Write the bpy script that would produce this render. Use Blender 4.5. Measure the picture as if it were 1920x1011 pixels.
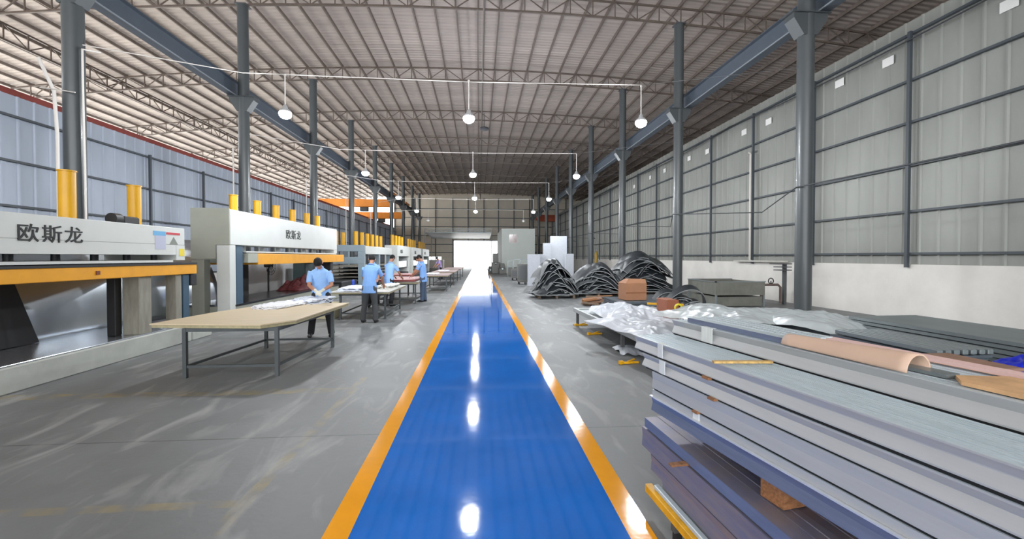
import bpy, bmesh, math, random
from mathutils import Vector, Matrix, noise
R = math.radians
PI = math.pi
random.seed(7)
for o in list(bpy.data.objects):
    bpy.data.objects.remove(o)
SC = bpy.context.scene
COL = SC.collection

# ------------------------------------------------------------ camera
F, PX, PY, TH, H = 800.0, 960.0, 495.6, 0.017, 1.7
PSI = math.atan(62 / 800.0)
cam_d = bpy.data.cameras.new('camera')
cam = bpy.data.objects.new('camera', cam_d)
COL.objects.link(cam)
cam_d.sensor_width = 36
cam_d.lens = F * 36 / 1920
cam_d.shift_y = -(505.5 - PY) / 1920
cam_d.clip_end = 500
cam_d.clip_start = 0.05
cam.location = (0, 0, H)
cam.rotation_euler = (PI / 2 - TH, 0, -PSI)
SC.camera = cam

# ------------------------------------------------------------ daylight and exposure
W = bpy.data.worlds.new('sky')
SC.world = W
W.use_nodes = True
wn = W.node_tree.nodes
wn['Background'].inputs[0].default_value = (0.93, 0.97, 1.0, 1)
wn['Background'].inputs[1].default_value = 4.2
SC.view_settings.view_transform = 'Standard'
SC.view_settings.look = 'None'
SC.view_settings.gamma = 1
SC.view_settings.use_curve_mapping = False
SC.view_settings.exposure = 0.42
LAMP_W = 330

# a point of the place from where it shows in the photograph and one known distance
_c, _s = math.cos(PSI), math.sin(PSI)
_r = Vector((_c, -_s, 0)); _f0 = Vector((_s, _c, 0)); _z = Vector((0, 0, 1))
_fw = _f0 * math.cos(TH) - _z * math.sin(TH)
_up = _f0 * math.sin(TH) + _z * math.cos(TH)
CAM = Vector((0, 0, H))
def ray(x, y): return _r * ((x - PX) / F) + _fw + _up * ((PY - y) / F)
def ah(x, y, h): d = ray(x, y); return CAM + d * ((h - H) / d.z)
def aX(x, y, X): d = ray(x, y); return CAM + d * (X / d.x)
def aY(x, y, Y): d = ray(x, y); return CAM + d * (Y / d.y)

# ------------------------------------------------------------ materials
def srgb(c):
    return tuple(((v / 255) / 12.92 if v <= 10 else (((v / 255) + .055) / 1.055) ** 2.4) for v in c)
MATS = {}
def mat(name, col, rough=.5, metal=0., var=.0, vscale=3., stretch=(1, 1, 1), bump=0., bscale=30., bstretch=None,
        col2=None, emis=0., coat=0., alpha=1., trans=0., rvar=0., wave=None):
    if name in MATS: return MATS[name]
    m = bpy.data.materials.new(name); MATS[name] = m
    m.use_nodes = True
    nt = m.node_tree; N = nt.nodes; L = nt.links
    b = N['Principled BSDF']
    c1 = srgb(col)
    b.inputs['Base Color'].default_value = (*c1, 1)
    b.inputs['Roughness'].default_value = rough
    b.inputs['Metallic'].default_value = metal
    b.inputs['Coat Weight'].default_value = coat
    b.inputs['Alpha'].default_value = alpha
    b.inputs['Transmission Weight'].default_value = trans
    if emis:
        b.inputs['Emission Color'].default_value = (*c1, 1)
        b.inputs['Emission Strength'].default_value = emis
    tc = N.new('ShaderNodeTexCoord')
    if var or col2:
        mp = N.new('ShaderNodeMapping'); mp.inputs['Scale'].default_value = stretch
        L.new(tc.outputs['Object'], mp.inputs[0])
        nz = N.new('ShaderNodeTexNoise'); nz.inputs['Scale'].default_value = vscale
        nz.inputs['Detail'].default_value = 7; nz.inputs['Roughness'].default_value = .62
        L.new(mp.outputs[0], nz.inputs['Vector'])
        rp = N.new('ShaderNodeValToRGB')
        rp.color_ramp.elements[0].position = .3; rp.color_ramp.elements[1].position = .7
        ca = srgb(col2) if col2 else tuple(v * (1 - var) for v in c1)
        cb = c1 if col2 else tuple(min(1, v * (1 + var)) for v in c1)
        rp.color_ramp.elements[0].color = (*ca, 1); rp.color_ramp.elements[1].color = (*cb, 1)
        L.new(nz.outputs['Fac'], rp.inputs[0])
        L.new(rp.outputs[0], b.inputs['Base Color'])
        if rvar:
            mr = N.new('ShaderNodeMapRange'); mr.inputs[3].default_value = max(0.02, rough - rvar); mr.inputs[4].default_value = rough + rvar
            L.new(nz.outputs['Fac'], mr.inputs[0]); L.new(mr.outputs[0], b.inputs['Roughness'])
    if bump or wave:
        bp = N.new('ShaderNodeBump'); bp.inputs['Distance'].default_value = bump if bump else wave[2]
        bp.inputs['Strength'].default_value = 1
        if wave:      # (axis, waves per metre, depth)
            w = N.new('ShaderNodeTexWave'); w.bands_direction = wave[0]; w.inputs['Scale'].default_value = wave[1] * .314
            L.new(tc.outputs['Object'], w.inputs['Vector']); L.new(w.outputs['Fac'], bp.inputs['Height'])
            bp.inputs['Distance'].default_value = wave[2]
        else:
            mp2 = N.new('ShaderNodeMapping'); mp2.inputs['Scale'].default_value = bstretch or stretch
            L.new(tc.outputs['Object'], mp2.inputs[0])
            n2 = N.new('ShaderNodeTexNoise'); n2.inputs['Scale'].default_value = bscale; n2.inputs['Detail'].default_value = 4
            L.new(mp2.outputs[0], n2.inputs['Vector']); L.new(n2.outputs['Fac'], bp.inputs['Height'])
        L.new(bp.outputs[0], b.inputs['Normal'])
    return m

# ------------------------------------------------------------ mesh builder
class MB:
    def __init__(s): s.v = []; s.f = []; s.m = []; s.sm = []
    def add(s, vs, fs, mi=0, smooth=False):
        n = len(s.v); s.v += [tuple(v) for v in vs]
        for f in fs: s.f.append(tuple(n + i for i in f)); s.m.append(mi); s.sm.append(smooth)
        return s
    def box(s, c, d, rz=0., mi=0, ch=0.):
        cx, cy, cz = c; x, y, z = d[0] / 2, d[1] / 2, d[2] / 2
        co, si = math.cos(rz), math.sin(rz)
        if ch <= 0:
            P = [(a * x, b * y, e * z) for e in (-1, 1) for a, b in ((-1, -1), (1, -1), (1, 1), (-1, 1))]
            fs = [(3, 2, 1, 0), (4, 5, 6, 7), (0, 1, 5, 4), (1, 2, 6, 5), (2, 3, 7, 6), (3, 0, 4, 7)]
        else:
            ch = min(ch, x * .49, y * .49, z * .49)
            P = []
            for z_, i in ((-z, ch), (-z + ch, 0), (z - ch, 0), (z, ch)):
                for a, b, k in ((-1, -1, 0), (-1, -1, 1), (1, -1, 1), (1, -1, 0), (1, 1, 0), (1, 1, 1), (-1, 1, 1), (-1, 1, 0)):
                    ux, uy = (x - i, y - i)
                    if k: P.append((a * (ux - ch), b * uy, z_))
                    else: P.append((a * ux, b * (uy - ch), z_))
            fs = [tuple(range(7, -1, -1)), tuple(range(24, 32))]
            for l in range(3):
                for j in range(8):
                    fs.append((l * 8 + j, l * 8 + (j + 1) % 8, l * 8 + 8 + (j + 1) % 8, l * 8 + 8 + j))
        s.add([(cx + px * co - py * si, cy + px * si + py * co, cz + pz) for px, py, pz in P], fs, mi)
        return s
    def bb(s, x0, x1, y0, y1, z0, z1, mi=0, ch=0.):
        return s.box(((x0 + x1) / 2, (y0 + y1) / 2, (z0 + z1) / 2), (abs(x1 - x0), abs(y1 - y0), abs(z1 - z0)), 0, mi, ch)
    def tube(s, pts, r, n=8, mi=0, cap=True, smooth=True):
        pts = [Vector(p) for p in pts]; rs = r if isinstance(r, (list, tuple)) else [r] * len(pts)
        vs = []; prev = None
        for i, p in enumerate(pts):
            t = (pts[min(i + 1, len(pts) - 1)] - pts[max(i - 1, 0)]).normalized()
            if prev is None:
                a = Vector((0, 0, 1)) if abs(t.z) < .9 else Vector((1, 0, 0))
                u = t.cross(a).normalized()
            else:
                u = (prev - t * prev.dot(t)).normalized()
            prev = u; w = t.cross(u)
            for k in range(n):
                an = 2 * PI * (k + .5) / n
                vs.append(p + (u * math.cos(an) + w * math.sin(an)) * rs[i])
        fs = [(i * n + k, i * n + (k + 1) % n, (i + 1) * n + (k + 1) % n, (i + 1) * n + k) for i in range(len(pts) - 1) for k in range(n)]
        s.add(vs, fs, mi, smooth and n > 5)
        if cap: s.add(vs[:n], [tuple(range(n - 1, -1, -1))], mi); s.add(vs[-n:], [tuple(range(n))], mi)
        return s
    def bar(s, a, b, w, h=None, mi=0):
        # square bar between two points, h is the upright size
        a, b = Vector(a), Vector(b); t = (b - a).normalized(); h = h or w
        ref = Vector((0, 0, 1)) if abs(t.z) < .95 else Vector((0, 1, 0))
        u = t.cross(ref).normalized(); v = u.cross(t)
        P = [p + u * (i * w / 2) + v * (j * h / 2) for p in (a, b) for i, j in ((-1, -1), (1, -1), (1, 1), (-1, 1))]
        s.add(P, [(0, 1, 2, 3), (7, 6, 5, 4), (0, 4, 5, 1), (1, 5, 6, 2), (2, 6, 7, 3), (3, 7, 4, 0)], mi)
        return s
    def loft(s, rings, mi=0, cap=True, smooth=True):
        n = len(rings[0]); vs = [p for r in rings for p in r]
        fs = [(i * n + k, i * n + (k + 1) % n, (i + 1) * n + (k + 1) % n, (i + 1) * n + k) for i in range(len(rings) - 1) for k in range(n)]
        if cap: fs += [tuple(range(n - 1, -1, -1)), tuple((len(rings) - 1) * n + k for k in range(n))]
        s.add(vs, fs, mi, smooth); return s
    def limb(s, pts, rad, ref=(1, 0, 0), n=14, mi=0):
        # elliptical rings along a path; rad = (width, depth)
        pts = [Vector(p) for p in pts]; ref = Vector(ref); rings = []
        for i, p in enumerate(pts):
            t = (pts[min(i + 1, len(pts) - 1)] - pts[max(i - 1, 0)]).normalized()
            u = (ref - t * ref.dot(t)).normalized(); w = t.cross(u)
            a, b = rad[i] if isinstance(rad[i], tuple) else (rad[i], rad[i])
            rings.append([p + u * (a * math.cos(2 * PI * k / n)) + w * (b * math.sin(2 * PI * k / n)) for k in range(n)])
        return s.loft(rings, mi)
    def ball(s, c, r, n=16, m=10, mi=0, rot=None):
        c = Vector(c); r = r if isinstance(r, tuple) else (r, r, r); rings = []
        for i in range(1, m):
            a = PI * i / m
            ring = [Vector((r[0] * math.sin(a) * math.cos(2 * PI * k / n), r[1] * math.sin(a) * math.sin(2 * PI * k / n), -r[2] * math.cos(a))) for k in range(n)]
            if rot: ring = [rot @ p for p in ring]
            rings.append([c + p for p in ring])
        return s.loft(rings, mi)
    def sheet(s, fn, nu, nv, mi=0, thick=0., edge_mi=None):
        P = [Vector(fn(i / nu, j / nv)) for j in range(nv + 1) for i in range(nu + 1)]
        q = [(j * (nu + 1) + i, j * (nu + 1) + i + 1, (j + 1) * (nu + 1) + i + 1, (j + 1) * (nu + 1) + i) for j in range(nv) for i in range(nu)]
        if thick <= 0: return s.add(P, q, mi, True)
        n = len(P); B = [p - Vector((0, 0, thick)) for p in P]
        s.add(P, q, mi, True); s.add(B, [t[::-1] for t in q], mi, True)
        loop = [i for i in range(nu + 1)] + [j * (nu + 1) + nu for j in range(1, nu * 0 + nv + 1)] + [nv * (nu + 1) + i for i in range(nu - 1, -1, -1)] + [j * (nu + 1) for j in range(nv - 1, 0, -1)]
        s.add([P[i] for i in loop] + [B[i] for i in loop], [(k, k + len(loop), (k + 1) % len(loop) + len(loop), (k + 1) % len(loop)) for k in range(len(loop))], mi if edge_mi is None else edge_mi)
        return s
    def build(s, name, m, parent=None, loc=None):
        me = bpy.data.meshes.new(name); me.from_pydata(s.v, [], s.f)
        for x in (m if isinstance(m, (list, tuple)) else [m]): me.materials.append(x)
        me.polygons.foreach_set('material_index', s.m); me.polygons.foreach_set('use_smooth', s.sm)
        me.update()
        o = bpy.data.objects.new(name, me); COL.objects.link(o)
        if parent is not None: o.parent = parent
        if loc is not None: o.location = loc
        return o

def fix_normals(o):
    bm = bmesh.new(); bm.from_mesh(o.data); bmesh.ops.recalc_face_normals(bm, faces=bm.faces); bm.to_mesh(o.data); bm.free(); return o
def thing(name, label, cat, loc=(0, 0, 0), rz=0, group=None):
    o = bpy.data.objects.new(name, None); COL.objects.link(o); o.empty_display_size = .2
    o.location = loc; o.rotation_euler = (0, 0, rz); tag(o, label, cat, group); return o
def tag(o, label, cat, group=None, kind=None):
    o['label'] = label; o['category'] = cat
    if group: o['group'] = group
    if kind: o['kind'] = kind
    return o
def struct(o): o['kind'] = 'structure'; return o
def dup(root, loc=None, rz=None, label=None):
    c = root.copy(); COL.objects.link(c)
    if loc is not None: c.location = loc
    if rz is not None: c.rotation_euler = (0, 0, rz)
    if label: c['label'] = label
    for ch in list(root.children):
        d = ch.copy(); COL.objects.link(d); d.parent = c
        for g in list(ch.children):
            e = g.copy(); COL.objects.link(e); e.parent = d
    return c
def baked(o):
    """replace an object's mesh by the result of its modifiers"""
    bpy.context.view_layer.update()
    dg = bpy.context.evaluated_depsgraph_get()
    me = bpy.data.meshes.new_from_object(o.evaluated_get(dg))
    o.modifiers.clear(); o.data = me
    for p in me.polygons: p.use_smooth = True
    return o
def nz(x, y, z=0): return noise.noise(Vector((x, y, z)))
ORD = ['nearest', 'second', 'third', 'fourth', 'fifth', 'sixth', 'seventh', 'eighth', 'ninth', 'tenth']

# ============================================================ THE SETTING
BAY = 6.5; COLY = [9.67 + BAY * k for k in range(9)]
XL, XR = -8.44, 7.76          # column rows
WL, WR, YE, Y0 = -13.0, 11.6, 68.2, -13.0
def zb(x): return 10.97 - .0034 * (x + .4) ** 2     # bottom chord of the arched trusses

# --- floor
m_floor = mat('concrete_floor', (110, 112, 113), .5, var=.22, vscale=.8, rvar=.16, bump=.002, bscale=18)
nt = m_floor.node_tree; N = nt.nodes; L = nt.links
bs = N['Principled BSDF']
base_link = bs.inputs['Base Color'].links[0].from_socket
tc = N.new('ShaderNodeTexCoord')
sep = N.new('ShaderNodeSeparateXYZ'); L.new(tc.outputs['Object'], sep.inputs[0])
def math_node(op, a, b=None, c=None):
    n = N.new('ShaderNodeMath'); n.operation = op
    for i, v in enumerate((a, b, c)):
        if v is None: continue
        if isinstance(v, (int, float)): n.inputs[i].default_value = v
        else: L.new(v, n.inputs[i])
    return n.outputs[0]
def band(sock, centre, half): return math_node('LESS_THAN', math_node('ABSOLUTE', math_node('SUBTRACT', sock, centre)), half)
nzt = N.new('ShaderNodeTexNoise'); nzt.inputs['Scale'].default_value = 5; nzt.inputs['Detail'].default_value = 8
L.new(tc.outputs['Object'], nzt.inputs['Vector'])
worn = math_node('MULTIPLY', math_node('SUBTRACT', nzt.outputs['Fac'], .40), 2.2)
left = math_node('LESS_THAN', sep.outputs['X'], -1.6)
y1 = ah(200, 742, 0).y; y2 = ah(200, 955, 0).y
lines = math_node('MAXIMUM', band(sep.outputs['Y'], y1, .10), band(sep.outputs['Y'], y2, .045))
lines = math_node('MULTIPLY', lines, left)
xl_ = math_node('MULTIPLY', band(sep.outputs['X'], -1.62, .05), band(sep.outputs['Y'], 4.4, 1.75))
lines = math_node('MAXIMUM', lines, xl_)
fac = math_node('MULTIPLY', lines, worn); fac.node.use_clamp = True
mx = N.new('ShaderNodeMix'); mx.data_type = 'RGBA'
L.new(fac, mx.inputs[0]); L.new(base_link, mx.inputs[6]); mx.inputs[7].default_value = (*srgb((150, 132, 80)), 1)
# sawn joints in the slab, one each bay
yj = math_node('PINGPONG', math_node('SUBTRACT', sep.outputs['Y'], 4.15), 2.6)
joint = math_node('MAXIMUM', math_node('LESS_THAN', yj, .008), band(sep.outputs['X'], 4.6, .008))
mx2 = N.new('ShaderNodeMix'); mx2.data_type = 'RGBA'
L.new(math_node('MULTIPLY', joint, .7), mx2.inputs[0]); L.new(mx.outputs[2], mx2.inputs[6]); mx2.inputs[7].default_value = (.05, .05, .05, 1)
# pale dusty trails
nz3 = N.new('ShaderNodeTexNoise'); nz3.inputs['Scale'].default_value = 1.3; nz3.inputs['Detail'].default_value = 10; nz3.inputs['Distortion'].default_value = 1.2
mp3 = N.new('ShaderNodeMapping'); mp3.inputs['Scale'].default_value = (2.2, .7, 1); L.new(tc.outputs['Object'], mp3.inputs[0]); L.new(mp3.outputs[0], nz3.inputs['Vector'])
dust = math_node('MULTIPLY', math_node('SUBTRACT', nz3.outputs['Fac'], .52), 2.2); dust.node.use_clamp = True
mx3 = N.new('ShaderNodeMix'); mx3.data_type = 'RGBA'
L.new(dust, mx3.inputs[0]); L.new(mx2.outputs[2], mx3.inputs[6]); mx3.inputs[7].default_value = (*srgb((176, 176, 174)), 1)
L.new(mx3.outputs[2], bs.inputs['Base Color'])
o = struct(MB().bb(-14, 21, Y0, YE, -.3, 0).build('floor', m_floor))
m_out = mat('outside_concrete', (226, 222, 214), .8, var=.05)
struct(MB().bb(-60, 60, YE, YE + 80, -.35, -.02).build('ground', m_out))
struct(MB().bb(-60, -14, Y0, YE, -.35, -.02).build('ground', m_out))  # unseen pale yard on the left, added to bounce daylight onto the roof

# --- painted lane
m_blue = mat('blue_floor_paint', (3, 110, 208), .06, coat=.2, var=.10, vscale=1.5, bump=.0006, bscale=6, rvar=.02)
m_orange = mat('orange_floor_paint', (248, 166, 2), .10, coat=.1, var=.05, vscale=4, bump=.0008, bscale=8)
def lane(x0, x1, y_a, y_b, name, m):
    return struct(MB().bb(x0, x1, y_a, y_b, .0, .004).build(name, m))
lane(-.79, .91, -6, 66.5, 'trim_1', m_blue)
lane(-.95, -.79, -6, 66.5, 'trim_2', m_orange)
lane(.91, 1.07, -6, 66.5, 'trim_3', m_orange)

# --- walls of ribbed sheet on rails and posts
m_wr = mat('grey_sheet_right', (146, 147, 141), .48, .15, var=.10, vscale=.9, stretch=(1, 1.2, .35))
m_wl = mat('grey_sheet_left', (166, 174, 188), .48, .15, var=.10, vscale=.9, stretch=(1, 1.2, .35))
m_we = mat('beige_sheet_end', (196, 186, 170), .5, .1, var=.06, vscale=1)
m_rail = mat('dark_rail_paint', (70, 76, 82), .5)
m_white = mat('white_render', (226, 222, 216), .85, var=.07, vscale=1.1, stretch=(1, 1, 1), bump=.003, bscale=20)
def ribbed(x, y0, y1, z0, z1, side):
    # trapezoid ribs each 0.46 m standing out of the sheet; side = +1 when the room is on +x
    pts = []; y = y0
    while y < y1:
        pts += [(0, y), (0, y + .37), (.035, y + .395), (.035, y + .435)]; y += .46
    pts.append((0, y1)); b = MB()
    A = [(x - side * .0 + side * d, yy, z0) for d, yy in pts]; B = [(p[0], p[1], z1) for p in A]; n = len(A)
    b.add(A + B, [(i, i + 1, n + i + 1, n + i) for i in range(n - 1)])
    C = [(x - side * .03, y0, z0), (x - side * .03, y1, z0), (x - side * .03, y1, z1), (x - side * .03, y0, z1)]
    b.add(C, [(0, 1, 2, 3)])
    b.add([A[0], B[0], C[3], C[0]], [(0, 1, 2, 3)]); b.add([A[-1], B[-1], C[2], C[1]], [(0, 1, 2, 3)])
    b.add([(x, y0, z1), (x, y1, z1), C[2], C[3]], [(0, 1, 2, 3)])
    return b
wr = struct(ribbed(WR, Y0, YE, 1.5, 8.05, -1).build('wall_right', m_wr))
wl = struct(ribbed(WL, Y0, YE, .9, 6.22, 1).build('wall_left', m_wl))
low = MB().bb(WR - .08, WR + .2, Y0, YE, 0, 1.5); low.build('lower_wall', m_white, wr)
MB().bb(WL - .2, WL + .06, Y0, YE, 0, .95).build('lower_wall', m_white, wl)
for z in (1.62, 1.79, 2.92, 4.15, 5.3, 6.42, 7.65):
    if z == 1.62: continue
    MB().bb(WR - .13, WR - .045, Y0, YE, z - .03, z + .03).build('rail', m_rail, wr)
for z in (.98, 1.87, 3.12, 4.37, 5.62):
    MB().bb(WL + .045, WL + .12, Y0, YE, z - .03, z + .03).build('rail', m_rail, wl)
y = aX(1700, 482, WR - .15).y - 6 * BAY / 2; yl = aX(284, 482, WL + .15).y - 7 * BAY / 2
while y < YE - .2:
    MB().bb(WR - .19, WR - .11, y - .04, y + .04, 1.42, 7.7).build('post', m_rail, wr)
    if yl < YE - .2: MB().bb(WL + .11, WL + .19, yl - .04, yl + .04, 0, 5.7).build('post', m_rail, wl)
    y += BAY / 2; yl += BAY / 2
# the far end of the hall with its open doorway
m_frame = mat('doorway_frame', (205, 205, 200), .5)
XW0, XW1 = -13.3, 21
we = MB()
we.bb(XW0, -3.95, YE, YE + .12, 1.75, 11.78); we.bb(-3.95, 2.95, YE, YE + .12, 4.25, 11.78); we.bb(2.95, XW1, YE, YE + .12, 0, 11.78)
we.bb(XW0, -8.0, YE, YE + .12, 0, 1.75); we.bb(-5.9, -3.95, YE, YE + .12, 0, 1.75); we.bb(-8.0, -5.9, YE, YE + .12, 0, .45)
wend = struct(we.build('wall_end', m_we))
for z in (2.4, 3.7, 5.1, 6.5, 7.9, 9.3):
    if z < 4.3:
        MB().bb(XW0, -4.1, YE - .09, YE, z - .05, z + .05).build('rail', m_rail, wend)
        MB().bb(3.1, XW1, YE - .09, YE, z - .05, z + .05).build('rail', m_rail, wend)
    else: MB().bb(XW0, XW1, YE - .09, YE, z - .05, z + .05).build('rail', m_rail, wend)
for x in (-13.1, -10.1, -6.8, -4.1, -1.7, .8, 3.1, 5.6, 8.1, 11, 14):
    MB().bb(x - .07, x + .07, YE - .2, YE - .05, 0 if not -4 < x < 3 else 4.3, 11).build('post', m_rail, wend)
dr = struct(MB().bb(-4.1, -3.95, YE - .1, YE + .2, 0, 4.35).bb(2.95, 3.1, YE - .1, YE + .2, 0, 4.35).bb(-3.95, 2.95, YE - .1, YE + .2, 4.25, 4.4).build('door_1', m_frame))
wd = struct(MB().bb(-8.05, -7.97, YE - .06, YE + .15, .4, 1.8).bb(-5.93, -5.85, YE - .06, YE + .15, .4, 1.8).bb(-8, -5.9, YE - .06, YE + .15, 1.72, 1.8).bb(-8, -5.9, YE - .06, YE + .15, .4, .48).build('window_1', m_frame))
# outer wall of the side bay behind the right partition
struct(MB().bb(20.5, 20.7, Y0, YE, 0, 11).build('wall_outer', mat('dark_outer_sheet', (96, 88, 82), .7)))

# --- roof sheet, an arch over the whole width
m_roof = mat('roof_sheet', (182, 169, 160), .5, .15, var=.16, vscale=.7, stretch=(.25, 2.6, 1), wave=('Y', 4.0, .03), col2=None)
TD = .60
rb = MB(); n = 44; xs = [-23.4 + (20.6 + 23.4) * i / n for i in range(n + 1)]
ys = [Y0 + (YE + .1 - Y0) * j / 60 for j in range(61)]
top = [(x, yv, zb(x) + TD + .20) for yv in ys for x in xs]
q = [(j * (n + 1) + i, j * (n + 1) + i + 1, (j + 1) * (n + 1) + i + 1, (j + 1) * (n + 1) + i) for j in range(60) for i in range(n)]
rb.add(top, q, 0, True); rb.add([(p[0], p[1], p[2] + .05) for p in top], [f[::-1] for f in q], 0, True)
struct(rb.build('ceiling', m_roof))
# laps of the roof sheeting
m_lap = mat('roof_lap', (120, 108, 100), .6, .1)
# --- purlins
m_pur = mat('purlin_steel', (112, 100, 92), .55, .2, var=.2, vscale=2)
pm = None; PIT = .87
for i in range(-26, 25):
    x = i * PIT - .03
    if x < -23.2 or x > 20.4: continue
    z = zb(x) + TD
    if pm is None:
        ob = MB().bb(-.03, .03, Y0, YE - .1, .04, .17).build('roof_purlin', m_pur); pm = ob
    else: ob = pm.copy(); COL.objects.link(ob)
    ob.location = (x, 0, z)
    tag(ob, 'long thin brown steel purlin running lengthwise under the curved roof sheet', 'purlin', 'roof purlins')

# --- arched trusses
m_tr = mat('truss_steel', (96, 84, 76), .5, .2, var=.25, vscale=3)
XT0, XT1 = -23, 20.2
for k in range(-1, 10):
    yt = COLY[0] + BAY * k
    if yt > YE - 1: continue
    lab = ('arched lattice roof truss over the %s pair of columns' % ORD[k]) if 0 <= k < 9 else 'arched lattice roof truss over and behind the camera, above the nearest machine'
    t = thing('roof_truss', lab, 'truss', (0, yt, 0), 0, 'arched roof trusses')
    i0, i1 = int(math.ceil(XT0 / PIT)), int(XT1 / PIT)
    xs = [i * PIT for i in range(i0, i1 + 1)]
    for nm, dz, w in (('bottom_chord', 0, .075), ('top_chord', TD, .075)):
        b = MB()
        b.tube([(x, 0, zb(x) + dz) for x in xs], w / 2 * 1.25, 4, 0, True, False)
        b.build(nm, m_tr, t)
    if k in (1, 2):
        for j, x in enumerate(xs):
            MB().bar((x, 0, zb(x)), (x, 0, zb(x) + TD), .035).build('post', m_tr, t)
            if j < len(xs) - 1:
                a, c = (x, xs[j + 1]) if j % 2 else (xs[j + 1], x)
                MB().bar((a, 0, zb(a)), (c, 0, zb(c) + TD), .035).build('diagonal', m_tr, t)
    else:
        b = MB()
        for j, x in enumerate(xs):
            b.bar((x, 0, zb(x)), (x, 0, zb(x) + TD), .035)
            if j < len(xs) - 1:
                a, c = (x, xs[j + 1]) if j % 2 else (xs[j + 1], x)
                b.bar((a, 0, zb(a)), (c, 0, zb(c) + TD), .035)
        b.build('web_bracing', m_tr, t)
# lengthwise lattice girder over the left side bay
g = thing('lattice_girder', 'long lattice girder running lengthwise under the roof of the left side bay', 'truss', (-17.9, 0, 0))
zt = zb(-17.9)
MB().bb(-.04, .04, Y0, YE - .2, zt - .04, zt + .04).build('bottom_chord', m_tr, g)
MB().bb(-.04, .04, Y0, YE - .2, zt + TD - .04, zt + TD + .03).build('top_chord', m_tr, g)
b = MB(); y = 6.; j = 0
while y < YE - 1.2:
    b.bar((0, y, zt), (0, y, zt + TD), .035); b.bar((0, y + (j % 2) * .9, zt), (0, y + ((j + 1) % 2) * .9, zt + TD), .035); y += .9; j += 1
b.build('web_bracing', m_tr, g)
# ridge tie rod under the trusses
m_tie = mat('tie_rod_steel', (104, 96, 90), .5, .3)
tag(MB().tube([(.2, Y0, 10.83), (.2, YE - .3, 10.83)], .042, 8).build('ridge_tie_rod', m_tie), 'thin pale tie rod running lengthwise along the middle of the trusses', 'rod')
# dark red eaves beam above the left wall
tag(MB().bb(-13.55, -13.3, Y0, YE - .2, 6.27, 6.5).build('eaves_beam', mat('red_oxide', (120, 44, 34), .55, var=.15)), 'dark red steel beam running above the top edge of the left wall', 'beam')

# --- columns
m_col = mat('column_paint', (70, 74, 76), .38, var=.06, vscale=1.2, coat=.1)
m_base = mat('column_base', (80, 82, 84), .5)
m_crane = mat('crane_beam_paint', (72, 80, 90), .42, var=.06)
col_proto = {}
for side, X in (('left', XL), ('right', XR)):
    for k, yv in enumerate(COLY):
        zt = zb(X) - .03
        lab = '%s grey round steel column from the camera in the %s row' % (ORD[k], side)
        if side not in col_proto:
            t = thing('steel_column', lab, 'column', (X, yv, 0), 0, 'grey columns of the %s row' % side)
            MB().tube([(0, 0, .02), (0, 0, zt)], .18, 28).build('shaft', m_col, t)
            MB().bb(-.28, .28, -.28, .28, 0, .025, ch=.004).build('base_plate', m_base, t)
            MB().bb(-.2, .2, -.2, .2, zt - .02, zt + .01).build('cap_plate', m_base, t)
            b = MB(); s_ = -1 if side == 'left' else 1
            # haunch carrying the crane beam: a trapezoid box under a plate
            prof = [(-.26, 7.4), (.26, 7.4), (.18, 7.0), (-.18, 7.0)]
            prof = [(-.42, 7.42), (.42, 7.42), (.42, 7.3), (.17, 6.92), (-.17, 6.92), (-.42, 7.3)]
            V = [(px, dy, pz) for dy in (-.16, .16) for px, pz in prof]
            b.add(V, [tuple(range(5, -1, -1)), tuple(range(6, 12))] + [(i, (i + 1) % 6, 6 + (i + 1) % 6, 6 + i) for i in range(6)])
            b.bb(-.48, .48, -.2, .2, 7.42, 7.45)
            fix_normals(b.build('beam_bracket', m_col, t))
            col_proto[side] = t
        else: dup(col_proto[side], (X, yv, 0), 0, lab)
for side, X, sg in (('left', XL - .32, 1), ('right', XR + .32, -1)):
    t = thing('crane_runway_beam', 'long grey steel I-beam for the crane along the %s row of columns' % side, 'beam', (X, 0, 0), 0, 'crane runway beams')
    b = MB().bb(-.13, .13, 1.5, YE - 6, 7.455, 7.475).bb(-.13, .13, 1.5, YE - 6, 7.98, 8.0).bb(-.012, .012, 1.5, YE - 6, 7.475, 7.98)
    b.build('i_beam', m_crane, t)
    MB().bb(-.03, .03, 1.5, YE - 6, 8.0, 8.05).build('crane_rail', m_base, t)
    MB().bb(sg * .14, sg * .17, 1.5, YE - 6, 7.44, 7.47).build('flange_strip', mat('pale_strip', (128, 134, 140), .4), t)  # thin pale strip along the edge of the bottom flange

# ============================================================ LAMPS
m_lampbody = mat('lamp_housing', (190, 192, 194), .4, .4)
m_cab0 = mat('thin_wire', (90, 90, 92), .5)
m_rod = mat('white_conduit', (214, 208, 202), .45)
m_glow = mat('lamp_glow', (238, 246, 255), .3, emis=90)
m_off = mat('lamp_unlit', (232, 228, 222), .3)
LROWS = [19.3, 32.3, 45.3, 58.3]
def pendant(x, y, z, ztop, lit, label, r=.16):
    t = thing('pendant_lamp', label, 'lamp', (x, y, z), 0, 'pendant lamps')
    MB().tube([(0, 0, .20), (0, 0, ztop - z)], .014, 8).build('rod', m_rod, t)
    b = MB(); prof = [(.03, .22), (.05, .20), (.06, .14), (.12, .09), (.14, .04), (.135, .035)]
    b.loft([[(rr * math.cos(2 * PI * k / 20), rr * math.sin(2 * PI * k / 20), zz) for k in range(20)] for rr, zz in prof[::-1]])
    b.build('housing', m_lampbody, t)
    MB().ball((0, 0, 0), (.145, .145, .12), 32, 18).build('bulb', m_glow if lit else m_off, t)
    if lit:
        ld = bpy.data.lights.new('lamp_light', 'POINT'); ld.energy = LAMP_W; ld.shadow_soft_size = .16; ld.color = (.93, .97, 1)
        lo = bpy.data.objects.new('lamp_light', ld); COL.objects.link(lo); lo.parent = t; lo.location = (0, 0, -.18)
    return t
names = ['left', 'middle', 'right']
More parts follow.
